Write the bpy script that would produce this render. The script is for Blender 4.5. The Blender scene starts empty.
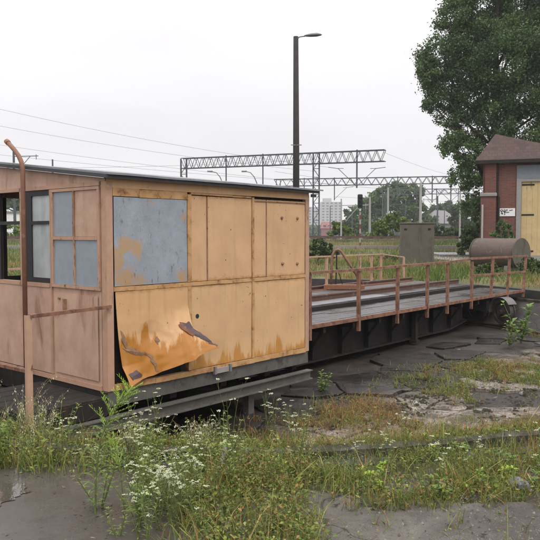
import bpy, math, random
import numpy as np
from math import sin, cos, pi, radians, hypot, sqrt, atan2, exp
from mathutils import Vector, Matrix, noise as mnoise

random.seed(7); rng = np.random.default_rng(7)
S = bpy.context.scene
COL = S.collection

# ------------------------------------------------------------------ helpers
def tag(o, label=None, cat=None, group=None, kind=None):
    if label: o['label'] = label
    if cat: o['category'] = cat
    if group: o['group'] = group
    if kind: o['kind'] = kind
    return o

def empty(name, loc=(0, 0, 0), rz=0.0):
    o = bpy.data.objects.new(name, None); COL.objects.link(o)
    o.location = loc; o.rotation_euler = (0, 0, rz); o.empty_display_size = .2
    return o

def copy_tree(o, parent=None):
    c = o.copy(); COL.objects.link(c); c.parent = parent
    for ch in [k for k in bpy.data.objects if k.parent == o]:
        copy_tree(ch, c)
    return c

class MB:
    def __init__(s, dz=0.0): s.v = []; s.f = []; s.mi = []; s.dz = dz
    def add(s, vs, fs, mi=0):
        b = len(s.v); s.v += [tuple(p) for p in vs]
        s.f += [tuple(i + b for i in f) for f in fs]; s.mi += [mi] * len(fs); return s
    def box(s, x0, x1, y0, y1, z0, z1, mi=0, M=None, b=0.0):
        if b:   # chamfered along the long edges only: cheap bevel
            return s.cbox(x0, x1, y0, y1, z0, z1, b, mi, M)
        vs = [Vector(p) for p in ((x0,y0,z0),(x1,y0,z0),(x1,y1,z0),(x0,y1,z0),(x0,y0,z1),(x1,y0,z1),(x1,y1,z1),(x0,y1,z1))]
        if M: vs = [M @ p for p in vs]
        return s.add(vs, [(0,3,2,1),(4,5,6,7),(0,1,5,4),(1,2,6,5),(2,3,7,6),(3,0,4,7)], mi)
    def cbox(s, x0, x1, y0, y1, z0, z1, b, mi=0, M=None):
        vs = []
        for z, i in ((z0, b), (z0 + b, 0), (z1 - b, 0), (z1, b)):
            X0, X1, Y0, Y1 = x0 + i, x1 - i, y0 + i, y1 - i
            vs += [(X0,Y0,z),(X1,Y0,z),(X1,Y1,z),(X0,Y1,z)]
        vs = [Vector(p) for p in vs]
        if M: vs = [M @ p for p in vs]
        fs = [(3,2,1,0),(12,13,14,15)]
        for k in range(3):
            for j in range(4):
                a = k*4 + j; c = k*4 + (j+1) % 4
                fs.append((a, c, c+4, a+4))
        return s.add(vs, fs, mi)
    def beam(s, p0, p1, w, h, up=(0,0,1), mi=0):
        p0 = Vector(p0); p1 = Vector(p1); d = (p1-p0); L = d.length
        if L < 1e-6: return s
        d.normalize(); u = Vector(up)
        if abs(d.dot(u)) > .98: u = Vector((1,0,0))
        r = d.cross(u).normalized(); u2 = r.cross(d)
        vs = []
        for p in (p0, p1):
            for a, b in ((-1,-1),(1,-1),(1,1),(-1,1)):
                vs.append(p + r*(a*w/2) + u2*(b*h/2))
        return s.add(vs, [(3,2,1,0),(4,5,6,7),(0,1,5,4),(1,2,6,5),(2,3,7,6),(3,0,4,7)], mi)
    def tube(s, pts, rad, n=8, mi=0, caps=True):
        pts = [Vector(p) for p in pts]; N = len(pts)
        if not hasattr(rad, '__len__'): rad = [rad]*N
        vs = []; ref = None
        for i, p in enumerate(pts):
            d = (pts[min(i+1,N-1)] - pts[max(i-1,0)]).normalized()
            if ref is None:
                ref = Vector((0,0,1)) if abs(d.z) < .9 else Vector((1,0,0))
            r = d.cross(ref).normalized(); u = r.cross(d).normalized(); ref = u
            for k in range(n):
                a = 2*pi*k/n
                vs.append(p + r*(cos(a)*rad[i]) + u*(sin(a)*rad[i]))
        fs = []
        for i in range(N-1):
            for k in range(n):
                a = i*n+k; b = i*n+(k+1)%n
                fs.append((a, b, b+n, a+n))
        if caps:
            fs.append(tuple(range(n))[::-1]); fs.append(tuple(range((N-1)*n, N*n)))
        return s.add(vs, fs, mi)
    def grid(s, fn, nu, nv, thick=None, mi=0):
        vs = [fn(i/nu, j/nv) for j in range(nv+1) for i in range(nu+1)]
        fs = [(j*(nu+1)+i, j*(nu+1)+i+1, (j+1)*(nu+1)+i+1, (j+1)*(nu+1)+i) for j in range(nv) for i in range(nu)]
        return s.add(vs, fs, mi)
    def prism(s, poly, z0, z1, mi=0):
        n = len(poly)
        vs = [(x,y,z0) for x,y in poly] + [(x,y,z1) for x,y in poly]
        fs = [tuple(range(n))[::-1], tuple(range(n, 2*n))] + [(i,(i+1)%n,(i+1)%n+n,i+n) for i in range(n)]
        return s.add(vs, fs, mi)
    def build(s, name, mat, parent=None, smooth=False, solid=0):
        me = bpy.data.meshes.new(name)
        vs = [(x, y, z - s.dz) for x, y, z in s.v] if s.dz else s.v
        me.from_pydata(vs, [], s.f)
        mats = mat if isinstance(mat, (list, tuple)) else [mat]
        for m in mats: me.materials.append(m)
        if len(mats) > 1: me.polygons.foreach_set('material_index', s.mi)
        if smooth: me.polygons.foreach_set('use_smooth', [True]*len(me.polygons))
        me.update()
        o = bpy.data.objects.new(name, me); COL.objects.link(o)
        if parent: o.parent = parent
        if solid:
            md = o.modifiers.new('t', 'SOLIDIFY'); md.thickness = solid; md.offset = 0
            es = o.modifiers.new('e', 'EDGE_SPLIT'); es.split_angle = radians(40)
        return o

def raw(name, verts, faces_flat, sizes, mat, tint=None, smooth=False):
    me = bpy.data.meshes.new(name)
    me.vertices.add(len(verts)); me.vertices.foreach_set('co', np.ascontiguousarray(verts, dtype=np.float32).ravel())
    me.loops.add(len(faces_flat)); me.loops.foreach_set('vertex_index', np.ascontiguousarray(faces_flat, dtype=np.int32))
    me.polygons.add(len(sizes))
    st = np.concatenate([[0], np.cumsum(sizes)[:-1]]).astype(np.int32)
    me.polygons.foreach_set('loop_start', st)
    me.update(calc_edges=True)
    if tint is not None:
        a = me.color_attributes.new('tint', 'FLOAT_COLOR', 'POINT')
        c = np.ones((len(verts), 4), dtype=np.float32); c[:, :3] = tint
        a.data.foreach_set('color', c.ravel())
    if smooth: me.polygons.foreach_set('use_smooth', [True]*len(me.polygons))
    me.materials.append(mat); me.validate()
    o = bpy.data.objects.new(name, me); COL.objects.link(o)
    return o

# ------------------------------------------------------------------ materials
def newmat(name):
    m = bpy.data.materials.new(name); m.use_nodes = True
    nt = m.node_tree; nt.nodes.clear()
    out = nt.nodes.new('ShaderNodeOutputMaterial')
    return m, nt, out
def N(nt, t, **k):
    n = nt.nodes.new(t)
    for a, b in k.items():
        if a.startswith('i_'): n.inputs[int(a[2:])].default_value = b
        else: setattr(n, a, b)
    return n
def rgb(c): return (c[0], c[1], c[2], 1)
def tex(nt, vec, scale, detail=6, rough=.6, dist=0):
    n = N(nt, 'ShaderNodeTexNoise'); n.inputs['Scale'].default_value = scale
    n.inputs['Detail'].default_value = detail; n.inputs['Roughness'].default_value = rough
    n.inputs['Distortion'].default_value = dist
    nt.links.new(vec, n.inputs['Vector']); return n.outputs['Fac']
def ramp(nt, fac, a, b):
    n = N(nt, 'ShaderNodeMapRange'); n.inputs['From Min'].default_value = a; n.inputs['From Max'].default_value = b
    n.clamp = True; nt.links.new(fac, n.inputs['Value']); return n.outputs['Result']
def mix(nt, fac, c1, c2, mode='MIX'):
    n = N(nt, 'ShaderNodeMix', data_type='RGBA', blend_type=mode)
    for idx, c in ((6, c1), (7, c2)):
        if isinstance(c, (tuple, list)): n.inputs[idx].default_value = rgb(c)
        else: nt.links.new(c, n.inputs[idx])
    if isinstance(fac, (int, float)): n.inputs[0].default_value = fac
    else: nt.links.new(fac, n.inputs[0])
    return n.outputs[2]
def mth(nt, op, a, b=None):
    n = N(nt, 'ShaderNodeMath', operation=op)
    for i, x in enumerate((a, b)):
        if x is None: continue
        if isinstance(x, (int, float)): n.inputs[i].default_value = x
        else: nt.links.new(x, n.inputs[i])
    return n.outputs[0]
def coords(nt, sc=(1,1,1), space='Object'):
    tc = N(nt, 'ShaderNodeTexCoord'); mp = N(nt, 'ShaderNodeMapping'); mp.inputs['Scale'].default_value = sc
    nt.links.new(tc.outputs[space], mp.inputs['Vector']); return mp.outputs['Vector']
def finish(nt, out, col, rough, metal=0, bump=None, bs=.4, bd=.01, spec=.5):
    b = N(nt, 'ShaderNodeBsdfPrincipled'); b.inputs['Metallic'].default_value = metal
    b.inputs['Specular IOR Level'].default_value = spec
    if isinstance(col, (tuple, list)): b.inputs['Base Color'].default_value = rgb(col)
    else: nt.links.new(col, b.inputs['Base Color'])
    if isinstance(rough, (int, float)): b.inputs['Roughness'].default_value = rough
    else: nt.links.new(rough, b.inputs['Roughness'])
    if bump is not None:
        bn = N(nt, 'ShaderNodeBump'); bn.inputs['Strength'].default_value = bs; bn.inputs['Distance'].default_value = bd
        nt.links.new(bump, bn.inputs['Height']); nt.links.new(bn.outputs[0], b.inputs['Normal'])
    nt.links.new(b.outputs[0], out.inputs[0]); return b

def weather(name, base, dark=None, stain=None, rough=.6, metal=0, sc=6, amt=.5, stain_t=(.58,.66), stain_sc=3, streak=1.0, bump=.25, bd=.004, spec=.4):
    """base colour with soft mottling, a second stain colour in patches, vertical streaks"""
    m, nt, out = newmat(name)
    v = coords(nt); vs = coords(nt, (1, 1, 1/streak))
    dark = dark or tuple(c*.6 for c in base)
    n1 = tex(nt, v, sc, 8, .65)
    c = mix(nt, mth(nt, 'MULTIPLY', ramp(nt, n1, .35, .75), amt), base, dark)
    fine = tex(nt, v, sc*14, 4, .7)
    c = mix(nt, mth(nt, 'MULTIPLY', ramp(nt, fine, .55, .8), amt*.6), c, dark)
    if stain:
        n2 = tex(nt, vs, stain_sc, 9, .68, .4)
        c = mix(nt, ramp(nt, n2, *stain_t), c, stain)
    r = mth(nt, 'ADD', mth(nt, 'MULTIPLY', n1, .3), rough - .15)
    finish(nt, out, c, r, metal, n1 if bump < .3 else fine, bump, bd, spec)
    return m

def edge_rust(nt, c, noise, amt=.9, w=.022, colr=(.34,.17,.05), col2=(.11,.055,.03)):
    g_ = N(nt, 'ShaderNodeTexCoord'); sp_ = N(nt, 'ShaderNodeSeparateXYZ'); nt.links.new(g_.outputs['Object'], sp_.inputs[0])
    gg = N(nt, 'ShaderNodeSeparateXYZ'); nt.links.new(g_.outputs['Generated'], gg.inputs[0])
    z = gg.outputs['Z']; e1 = mth(nt, 'MINIMUM', z, mth(nt, 'SUBTRACT', 1.0, z))
    k = mth(nt, 'ADD', e1, mth(nt, 'MULTIPLY', noise, .16))
    f = ramp(nt, k, w+.095, w+.045)
    c = mix(nt, mth(nt, 'MULTIPLY', f, amt), c, colr)
    return mix(nt, mth(nt, 'MULTIPLY', ramp(nt, k, w+.055, w+.02), amt), c, col2)
def pane_paint(name, base, low, drip, rustc=(.10,.04,.02), z0=.1, z1=.5, rust_amt=(.715,.75), gloss=.5, hk=.55):
    """orange sheet paint: glossy ochre runs near the bottom of the sheet, small rust specks"""
    m, nt, out = newmat(name)
    v = coords(nt)
    vs = coords(nt, (1, 1, .16))
    n1 = tex(nt, v, 2.2, 8, .6); n2 = tex(nt, vs, 7, 6, .65)
    c = mix(nt, ramp(nt, n1, .35, .7), base, (base[0]*.84, base[1]*.8, base[2]*.82))
    dt_ = tex(nt, coords(nt, (1,1,.35)), 3.5, 9, .8); c = mix(nt, mth(nt, 'MULTIPLY', ramp(nt, dt_, .52, .72), .35), c, (base[0]*.72, base[1]*.66, base[2]*.64))
    sep = N(nt, 'ShaderNodeSeparateXYZ'); tc = N(nt, 'ShaderNodeTexCoord'); nt.links.new(tc.outputs['Object'], sep.inputs[0])
    h = ramp(nt, sep.outputs['Z'], z1, z0)        # 0 high, 1 at bottom edge of the sheet
    k = mth(nt, 'ADD', mth(nt, 'MULTIPLY', h, hk), n2)
    c = mix(nt, mth(nt, 'MULTIPLY', ramp(nt, k, .86, .93), drip), c, low)
    st = tex(nt, coords(nt, (1,1,.07)), 16, 3, .5)
    c = mix(nt, mth(nt, 'MULTIPLY', ramp(nt, st, .55, .75), .42), c, tuple(b*.62 for b in base))
    sp = tex(nt, v, 23, 3, .5)
    c = mix(nt, ramp(nt, sp, *rust_amt), c, rustc)
    sp2 = tex(nt, v, 5, 9, .75)
    c = mix(nt, mth(nt, 'MULTIPLY', ramp(nt, sp2, .62, .68), .55), c, tuple(b*.55 for b in base))
    c = edge_rust(nt, c, tex(nt, v, 11, 8, .75))
    finish(nt, out, c, mth(nt, 'SUBTRACT', gloss+.12, mth(nt,'MULTIPLY', ramp(nt, k, .86, .93), .2)), 0, n1, .3, .01, .5)
    return m

def leafmat(name, base, trans=.3, rough=.6, var=.35):
    m, nt, out = newmat(name)
    at = N(nt, 'ShaderNodeAttribute', attribute_name='tint')
    c = mix(nt, 1.0, base, at.outputs['Color'], 'MULTIPLY')
    d = N(nt, 'ShaderNodeBsdfPrincipled'); nt.links.new(c, d.inputs['Base Color']); d.inputs['Roughness'].default_value = rough
    d.inputs['Specular IOR Level'].default_value = .3
    t = N(nt, 'ShaderNodeBsdfTranslucent'); nt.links.new(c, t.inputs['Color'])
    mx = N(nt, 'ShaderNodeMixShader'); mx.inputs[0].default_value = trans
    nt.links.new(d.outputs[0], mx.inputs[1]); nt.links.new(t.outputs[0], mx.inputs[2]); nt.links.new(mx.outputs[0], out.inputs[0])
    return m

M = {}
M['orange'] = pane_paint('orange_paint', (.57,.36,.18), (.44,.20,.04), .95, z0=-.05, z1=.6)
M['orange_up'] = pane_paint('orange_paint_upper', (.57,.355,.185), (.45,.22,.05), .7, z0=1.02, z1=1.10)
M['peel'] = pane_paint('peeled_orange_paint', (.59,.355,.17), (.40,.165,.025), 1.0, z0=-.05, z1=.95, rust_amt=(.73,.76), gloss=.34, hk=.85)
M['pink'] = weather('faded_pink_paint', (.48,.315,.235), (.35,.21,.145), (.24,.12,.075), .6, sc=4, amt=.9, stain_t=(.56,.72), stain_sc=4, streak=5)
M['pinkframe'] = weather('pinkish_orange_frame_paint', (.43,.265,.18), (.30,.17,.11), (.14,.06,.03), .6, sc=9, amt=.6, stain_t=(.58,.66), stain_sc=9, streak=3)
M['rustframe'] = weather('rusty_orange_frame', (.50,.30,.14), (.32,.16,.05), (.17,.075,.03), .7, sc=8, amt=.9, stain_t=(.53,.66), stain_sc=8)
M['seam'] = weather('rusted_seam_strip', (.30,.17,.09), (.12,.06,.04), (.07,.035,.02), .8, sc=20, amt=.8, stain_sc=18)
M['bluegrey'] = weather('bare_blue_grey_steel', (.235,.275,.33), (.18,.21,.26), (.50,.30,.10), .45, sc=16, amt=.6, stain_t=(.605,.65), stain_sc=1.6, bump=.2)
M['bluegrey2'] = weather('dull_grey_pane', (.25,.285,.32), (.18,.205,.23), (.27,.23,.2), .4, sc=10, amt=.5, stain_t=(.62,.72), stain_sc=4)
M['black'] = weather('black_window_frame', (.015,.015,.016), (.03,.025,.02), None, .6)
M['roof'] = weather('grey_roof_sheet', (.22,.235,.25), (.13,.13,.13), (.09,.07,.06), .5, sc=5, amt=.6, stain_sc=6)
M['roofedge'] = weather('underside_shade_roof_edge', (.055,.053,.055), (.03,.03,.03), (.12,.08,.06), .7, sc=8)  # near-black colour paints in the shading beneath the roof sheet
M['pipe'] = weather('brown_rusty_pipe', (.22,.105,.065), (.12,.06,.04), (.28,.17,.12), .65, sc=12, amt=.6, stain_sc=9)
M['rail'] = weather('pinkish_rusty_railing_paint', (.26,.13,.08), (.13,.06,.035), (.10,.045,.03), .7, sc=12, amt=.9, stain_t=(.48,.6), stain_sc=10, streak=2)
M['rustbrown'] = weather('brown_rust', (.20,.085,.045), (.11,.05,.03), (.30,.15,.07), .7, sc=14, amt=.7, stain_sc=12)
M['girder'] = weather('black_grimy_steel', (.020,.017,.015), (.010,.009,.008), (.055,.033,.02), .75, sc=5, amt=.7, stain_t=(.56,.68), stain_sc=5, streak=4, spec=.25)
M['timberbeam'] = weather('grey_weathered_beam', (.11,.102,.09), (.05,.046,.042), (.05,.04,.035), .7, sc=7, amt=.7, stain_sc=6)
M['wheel'] = weather('greasy_dark_wheel_steel', (.05,.04,.034), (.03,.025,.022), (.12,.065,.04), .5, sc=9, stain_t=(.58,.68), stain_sc=8)
M['guard'] = weather('grey_sheet_guard', (.12,.115,.105), (.06,.055,.05), (.10,.06,.04), .45, sc=9, amt=.7, stain_sc=8)
M['railsteel'] = weather('railhead_steel', (.11,.062,.045), (.09,.05,.035), (.2,.16,.14), .5, metal=.2, sc=12, stain_sc=5)
M['concrete_l'] = weather('light_plate', (.20,.20,.21), (.08,.078,.078), (.12,.1,.09), .35, sc=6, stain_t=(.55,.65), stain_sc=4)
M['pole'] = weather('tarred_pole_wood', (.035,.03,.03), (.02,.018,.018), None, .8, sc=6, streak=6)
M['steelgrey'] = weather('grey_galvanised_steel', (.18,.19,.20), (.11,.11,.12), (.10,.07,.05), .55, metal=.2, sc=6)
M['catsteel'] = weather('dull_catenary_steel', (.075,.08,.092), (.045,.046,.052), None, .6)
M['concmast'] = weather('concrete_mast', (.36,.35,.33), (.25,.24,.23), None, .8)
M['brick_white'] = weather('white_paint', (.72,.72,.70), (.5,.5,.48), (.35,.33,.3), .6)
M['signwhite'] = weather('dirty_white_sign', (.70,.70,.69), (.5,.5,.5), None, .5)
M['signblack'] = weather('black_sign_paint', (.02,.02,.02), None, None, .6)
M['doorblond'] = weather('pale_yellow_door', (.50,.375,.19), (.38,.28,.14), (.16,.11,.07), .65, sc=3, amt=.8, stain_t=(.60,.68), stain_sc=3, streak=3)
M['lintel'] = weather('blue_grey_lintel', (.17,.19,.22), (.12,.13,.15), None, .7)
M['frameconc'] = weather('grey_concrete_frame', (.27,.25,.24), (.18,.16,.15), None, .8)
M['tankrust'] = weather('rusty_brown_tank', (.115,.082,.066), (.06,.045,.037), (.17,.125,.105), .7, sc=5, amt=.6, stain_sc=5)
M['boxgrey'] = weather('brownish_grey_box', (.10,.088,.068), (.065,.056,.045), (.055,.038,.028), .75, sc=3, amt=.6, stain_t=(.56,.7), stain_sc=2.5, streak=4)
M['red'] = weather('signal_red', (.22,.05,.04), None, None, .6)
M['glassgrey'] = weather('dark_window_glass', (.12,.14,.17), None, None, .2)
M['block'] = weather('pale_apartment_render', (.36,.36,.38), (.42,.42,.45), None, .9)
M['blockred'] = weather('dull_red_roofing', (.22,.09,.09), (.16,.07,.07), None, .9)
M['haygrey'] = weather('grey_shed_roof', (.20,.19,.20), (.15,.14,.15), None, .9)
M['stone'] = weather('pale_stone', (.2,.19,.175), (.18,.17,.16), (.1,.1,.07), .9, sc=9)
M['bluestone'] = weather('blue_grey_stone', (.16,.17,.2), (.1,.11,.12), None, .9, sc=9)
M['moss'] = weather('dark_moss', (.035,.032,.018), (.02,.018,.012), (.07,.06,.02), 1.0, sc=20, bump=.6, bd=.01)
M['bark'] = weather('bark', (.07,.055,.045), (.035,.03,.025), None, .9, sc=8)

def bare_panel_mat():
    m, nt, out = newmat('bare_blue_grey_sheet'); v = coords(nt)
    n1 = tex(nt, v, 5, 8, .65); nf = tex(nt, v, 60, 4, .7); n2 = tex(nt, v, 7, 8, .65, .5)
    c = mix(nt, ramp(nt, n1, .35, .7), (.275,.31,.35), (.20,.225,.255))
    c = mix(nt, mth(nt, 'MULTIPLY', ramp(nt, nf, .5, .7), .5), c, (.35,.385,.42))
    tot = None
    for (x, z, r, wt) in ((.12,1.42,.22,1),(.22,1.55,.20,.9),(.36,1.50,.18,.8),(.22,1.19,.24,1),(.42,1.17,.16,.7),(1.03,1.85,.14,.7),(.98,1.18,.16,.8),(.55,2.0,.26,.35),(.30,2.03,.22,.4),(.75,1.8,.2,.3),(1.0,1.12,.2,.6),(.65,1.10,.14,.6)):
        d = N(nt, 'ShaderNodeVectorMath', operation='DISTANCE'); nt.links.new(v, d.inputs[0]); d.inputs[1].default_value = (x, -.012, z-.08)
        f = mth(nt, 'MULTIPLY', ramp(nt, d.outputs['Value'], r, 0), wt); tot = f if tot is None else mth(nt, 'MAXIMUM', tot, f)
    n6 = tex(nt, v, 13, 8, .75, .8)
    k = mth(nt, 'ADD', mth(nt, 'ADD', mth(nt, 'MULTIPLY', tot, .36), mth(nt, 'MULTIPLY', n2, .45)), mth(nt, 'MULTIPLY', n6, .4))
    c = mix(nt, mth(nt, 'MULTIPLY', ramp(nt, k, .545, .64), .92), c, mix(nt, ramp(nt, nf, .4, .7), (.36,.25,.15), (.40,.22,.08)))
    sp = tex(nt, coords(nt, (1,1,.3)), 26, 4, .6)
    c = mix(nt, mth(nt, 'MULTIPLY', ramp(nt, sp, .62, .7), .7), c, (.11,.09,.08))
    finish(nt, out, c, .42, 0, n1, .3, .006, .5); return m
M['bare'] = bare_panel_mat()
def brickmat():
    m, nt, out = newmat('red_brickwork'); v = coords(nt)
    sep = N(nt, 'ShaderNodeSeparateXYZ'); nt.links.new(v, sep.inputs[0])
    cmb = N(nt, 'ShaderNodeCombineXYZ')
    nt.links.new(mth(nt, 'ADD', sep.outputs[0], sep.outputs[1]), cmb.inputs[0]); nt.links.new(sep.outputs[2], cmb.inputs[1])
    b = N(nt, 'ShaderNodeTexBrick'); nt.links.new(cmb.outputs[0], b.inputs['Vector'])
    b.inputs['Color1'].default_value = (.17,.05,.036,1); b.inputs['Color2'].default_value = (.11,.035,.028,1)
    b.inputs['Mortar'].default_value = (.13,.09,.075,1); b.inputs['Scale'].default_value = 1
    b.inputs['Mortar Size'].default_value = .008; b.inputs['Brick Width'].default_value = .25; b.inputs['Row Height'].default_value = .075
    n = tex(nt, v, 1.6, 8, .7)
    c = mix(nt, mth(nt, 'MULTIPLY', ramp(nt, n, .45, .75), .75), b.outputs['Color'], (.10,.07,.06))
    finish(nt, out, c, .9, 0, b.outputs['Fac'], .3, .005); return m
M['brick'] = brickmat()
def tilemat():
    m, nt, out = newmat('old_brown_roof_tiles'); v = coords(nt)
    b = N(nt, 'ShaderNodeTexBrick'); nt.links.new(v, b.inputs['Vector'])
    b.inputs['Color1'].default_value = (.075,.038,.032,1); b.inputs['Color2'].default_value = (.045,.026,.024,1)
    b.inputs['Mortar'].default_value = (.03,.025,.02,1); b.inputs['Mortar Size'].default_value = .012
    b.inputs['Brick Width'].default_value = .25; b.inputs['Row Height'].default_value = .3; b.inputs['Scale'].default_value = 1
    n = tex(nt, v, 3, 8, .7)
    c = mix(nt, mth(nt, 'MULTIPLY', ramp(nt, n, .5, .8), .6), b.outputs['Color'], (.085,.078,.06))
    finish(nt, out, c, .9, 0, b.outputs['Fac'], .4, .02); return m
M['tiles'] = tilemat()

def plankmat():
    m, nt, out = newmat('wet_grey_planks'); v = coords(nt, (.35, 14, 14)); v0 = coords(nt)
    g = tex(nt, v, 2.2, 8, .7, .3); w = tex(nt, v0, 1.3, 6, .6)
    c = mix(nt, ramp(nt, g, .35, .7), (.085,.078,.074), (.028,.025,.024))
    c = mix(nt, ramp(nt, w, .5, .65), c, (.03,.024,.02))
    rg = ramp(nt, w, .62, .42)
    finish(nt, out, c, mth(nt, 'ADD', mth(nt, 'MULTIPLY', rg, .36), .16), 0, g, .4, .006, .5); return m
M['plank'] = plankmat()

def glassmat():
    m, nt, out = newmat('pale_reflection_window_glass'); v = coords(nt)
    t = N(nt, 'ShaderNodeBsdfTransparent'); t.inputs[0].default_value = (.9,.92,.92,1)
    g = N(nt, 'ShaderNodeBsdfGlossy'); g.inputs['Roughness'].default_value = .03; g.inputs['Color'].default_value = (.9,.92,.95,1)
    d = N(nt, 'ShaderNodeBsdfDiffuse'); d.inputs[0].default_value = (.66,.70,.70,1)  # pale diffuse layer stands in for whitish reflections on the panes
    f = N(nt, 'ShaderNodeFresnel'); f.inputs[0].default_value = 1.7
    m1 = N(nt, 'ShaderNodeMixShader'); nt.links.new(f.outputs[0], m1.inputs[0]); nt.links.new(t.outputs[0], m1.inputs[1]); nt.links.new(g.outputs[0], m1.inputs[2])
    m2 = N(nt, 'ShaderNodeMixShader'); nt.links.new(mth(nt, 'ADD', mth(nt, 'MULTIPLY', ramp(nt, tex(nt, v, 3, 6, .6), .3, .8), .25), .36), m2.inputs[0])
    nt.links.new(m1.outputs[0], m2.inputs[1]); nt.links.new(d.outputs[0], m2.inputs[2]); nt.links.new(m2.outputs[0], out.inputs[0]); return m
M['glass'] = glassmat()

# ------------------------------------------------------------------ site layout (metres)
EYE = 1.65
C = Vector((-.61, 13.9, 0)); R = 9.0             # turntable pit
YB = radians(40.0)                               # bridge heading, clockwise from +Y
RB = pi/2 - YB
U = Vector((sin(YB), cos(YB), 0)); NN = Vector((-cos(YB), sin(YB), 0))

def sstep(x, a, b):
    t = np.clip((x-a)/(b-a), 0, 1); return t*t*(3-2*t)
def terr(x, y):
    return .20*sstep(y, 14, 21) + .15*sstep(y, 24, 32) + .75*sstep(y, 38, 56)
def vnoise(x, y, f, seed=0.0):
    """cheap smooth value noise, vectorised"""
    x = np.asarray(x, float)*f + seed*17.3; y = np.asarray(y, float)*f + seed*7.7
    xi = np.floor(x); yi = np.floor(y); fx = x-xi; fy = y-yi
    fx = fx*fx*(3-2*fx); fy = fy*fy*(3-2*fy)
    h = lambda a, b: np.modf(np.abs(np.sin(a*127.1 + b*311.7)*43758.5453))[0]
    return (h(xi,yi)*(1-fx)+h(xi+1,yi)*fx)*(1-fy) + (h(xi,yi+1)*(1-fx)+h(xi+1,yi+1)*fx)*fy
def fbm(x, y, f, seed=0.0):
    return .5*vnoise(x,y,f,seed)+.28*vnoise(x,y,f*2.1,seed+1)+.15*vnoise(x,y,f*4.3,seed+2)+.07*vnoise(x,y,f*9,seed+3)
def pit_z(r, x, y):
    # inner kerb at r 8.62, slope down to the floor
    z = -.10 - .55*sstep(8.55 - r, 0, 1.6)
    return z + .05*(fbm(x, y, .9, 5)-.5) - .06*sstep(5-r, 0, 4)
def gz(x, y):
    x = np.asarray(x, float); y = np.asarray(y, float)
    r = np.hypot(x-C.x, y-C.y)
    o = terr(x, y) + .03*(fbm(x, y, .8, 2)-.5)*sstep(r, 9.2, 10.5)*(1+3*sstep(y, 25, 40))
    i = pit_z(r, x, y)
    return np.where(r > R, o, np.where(r > 8.62, -.32, i))

# ---- ground outside the pit: one polar sheet out to the horizon
def groundmat():
    m, nt, out = newmat('yard_ground'); v = coords(nt)
    sep = N(nt, 'ShaderNodeSeparateXYZ'); nt.links.new(v, sep.inputs[0])
    n1 = tex(nt, v, .35, 8, .6); n2 = tex(nt, v, 3, 8, .7); n3 = tex(nt, v, 45, 4, .7); n4 = tex(nt, v, 9, 5, .6)
    soil = mix(nt, ramp(nt, n2, .4, .65), (.085,.07,.055), (.045,.038,.028))
    soil = mix(nt, ramp(nt, n3, .62, .72), soil, (.20,.19,.175))
    soil = mix(nt, mth(nt, 'MULTIPLY', ramp(nt, n4, .52, .62), .7), soil, (.05,.055,.02))
    far = mix(nt, ramp(nt, n1, .42, .66), (.075,.10,.03), (.17,.14,.055))
    far = mix(nt, ramp(nt, n2, .5, .7), far, (.05,.065,.025))
    c = mix(nt, ramp(nt, mth(nt, 'ADD', sep.outputs[1], mth(nt, 'MULTIPLY', n1, 4)), 19, 24), soil, far)
    finish(nt, out, c, .85, 0, n3, .5, .01, .3); return m
M['ground'] = groundmat()
NA = 360
radii = [9.0, 9.06, 9.15, 9.3, 9.5, 9.75, 10, 10.3, 10.7, 11.2, 12, 13, 14, 15, 16, 17.5, 19, 21, 23, 25, 27, 30, 33, 36, 40, 44, 48, 54, 62, 75, 100, 150, 250, 450, 900, 3000]
g = MB(); P = []
for r in radii:
    for k in range(NA):
        a = 2*pi*k/NA; x = C.x + r*cos(a); y = C.y + r*sin(a)
        P.append((x, y, float(terr(x, y) + .03*(fbm(x, y, .8, 2)-.5)*sstep(r, 9.2, 10.5)*(1+3*sstep(y, 25, 40)))))
F = [(i*NA+k, (i+1)*NA+k, (i+1)*NA+(k+1) % NA, i*NA+(k+1) % NA) for i in range(len(radii)-1) for k in range(NA)]
g.add(P, F); tag(g.build('ground', M['ground'], smooth=True), 'weedy railway yard ground of soil and dry grass', kind='structure')

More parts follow.
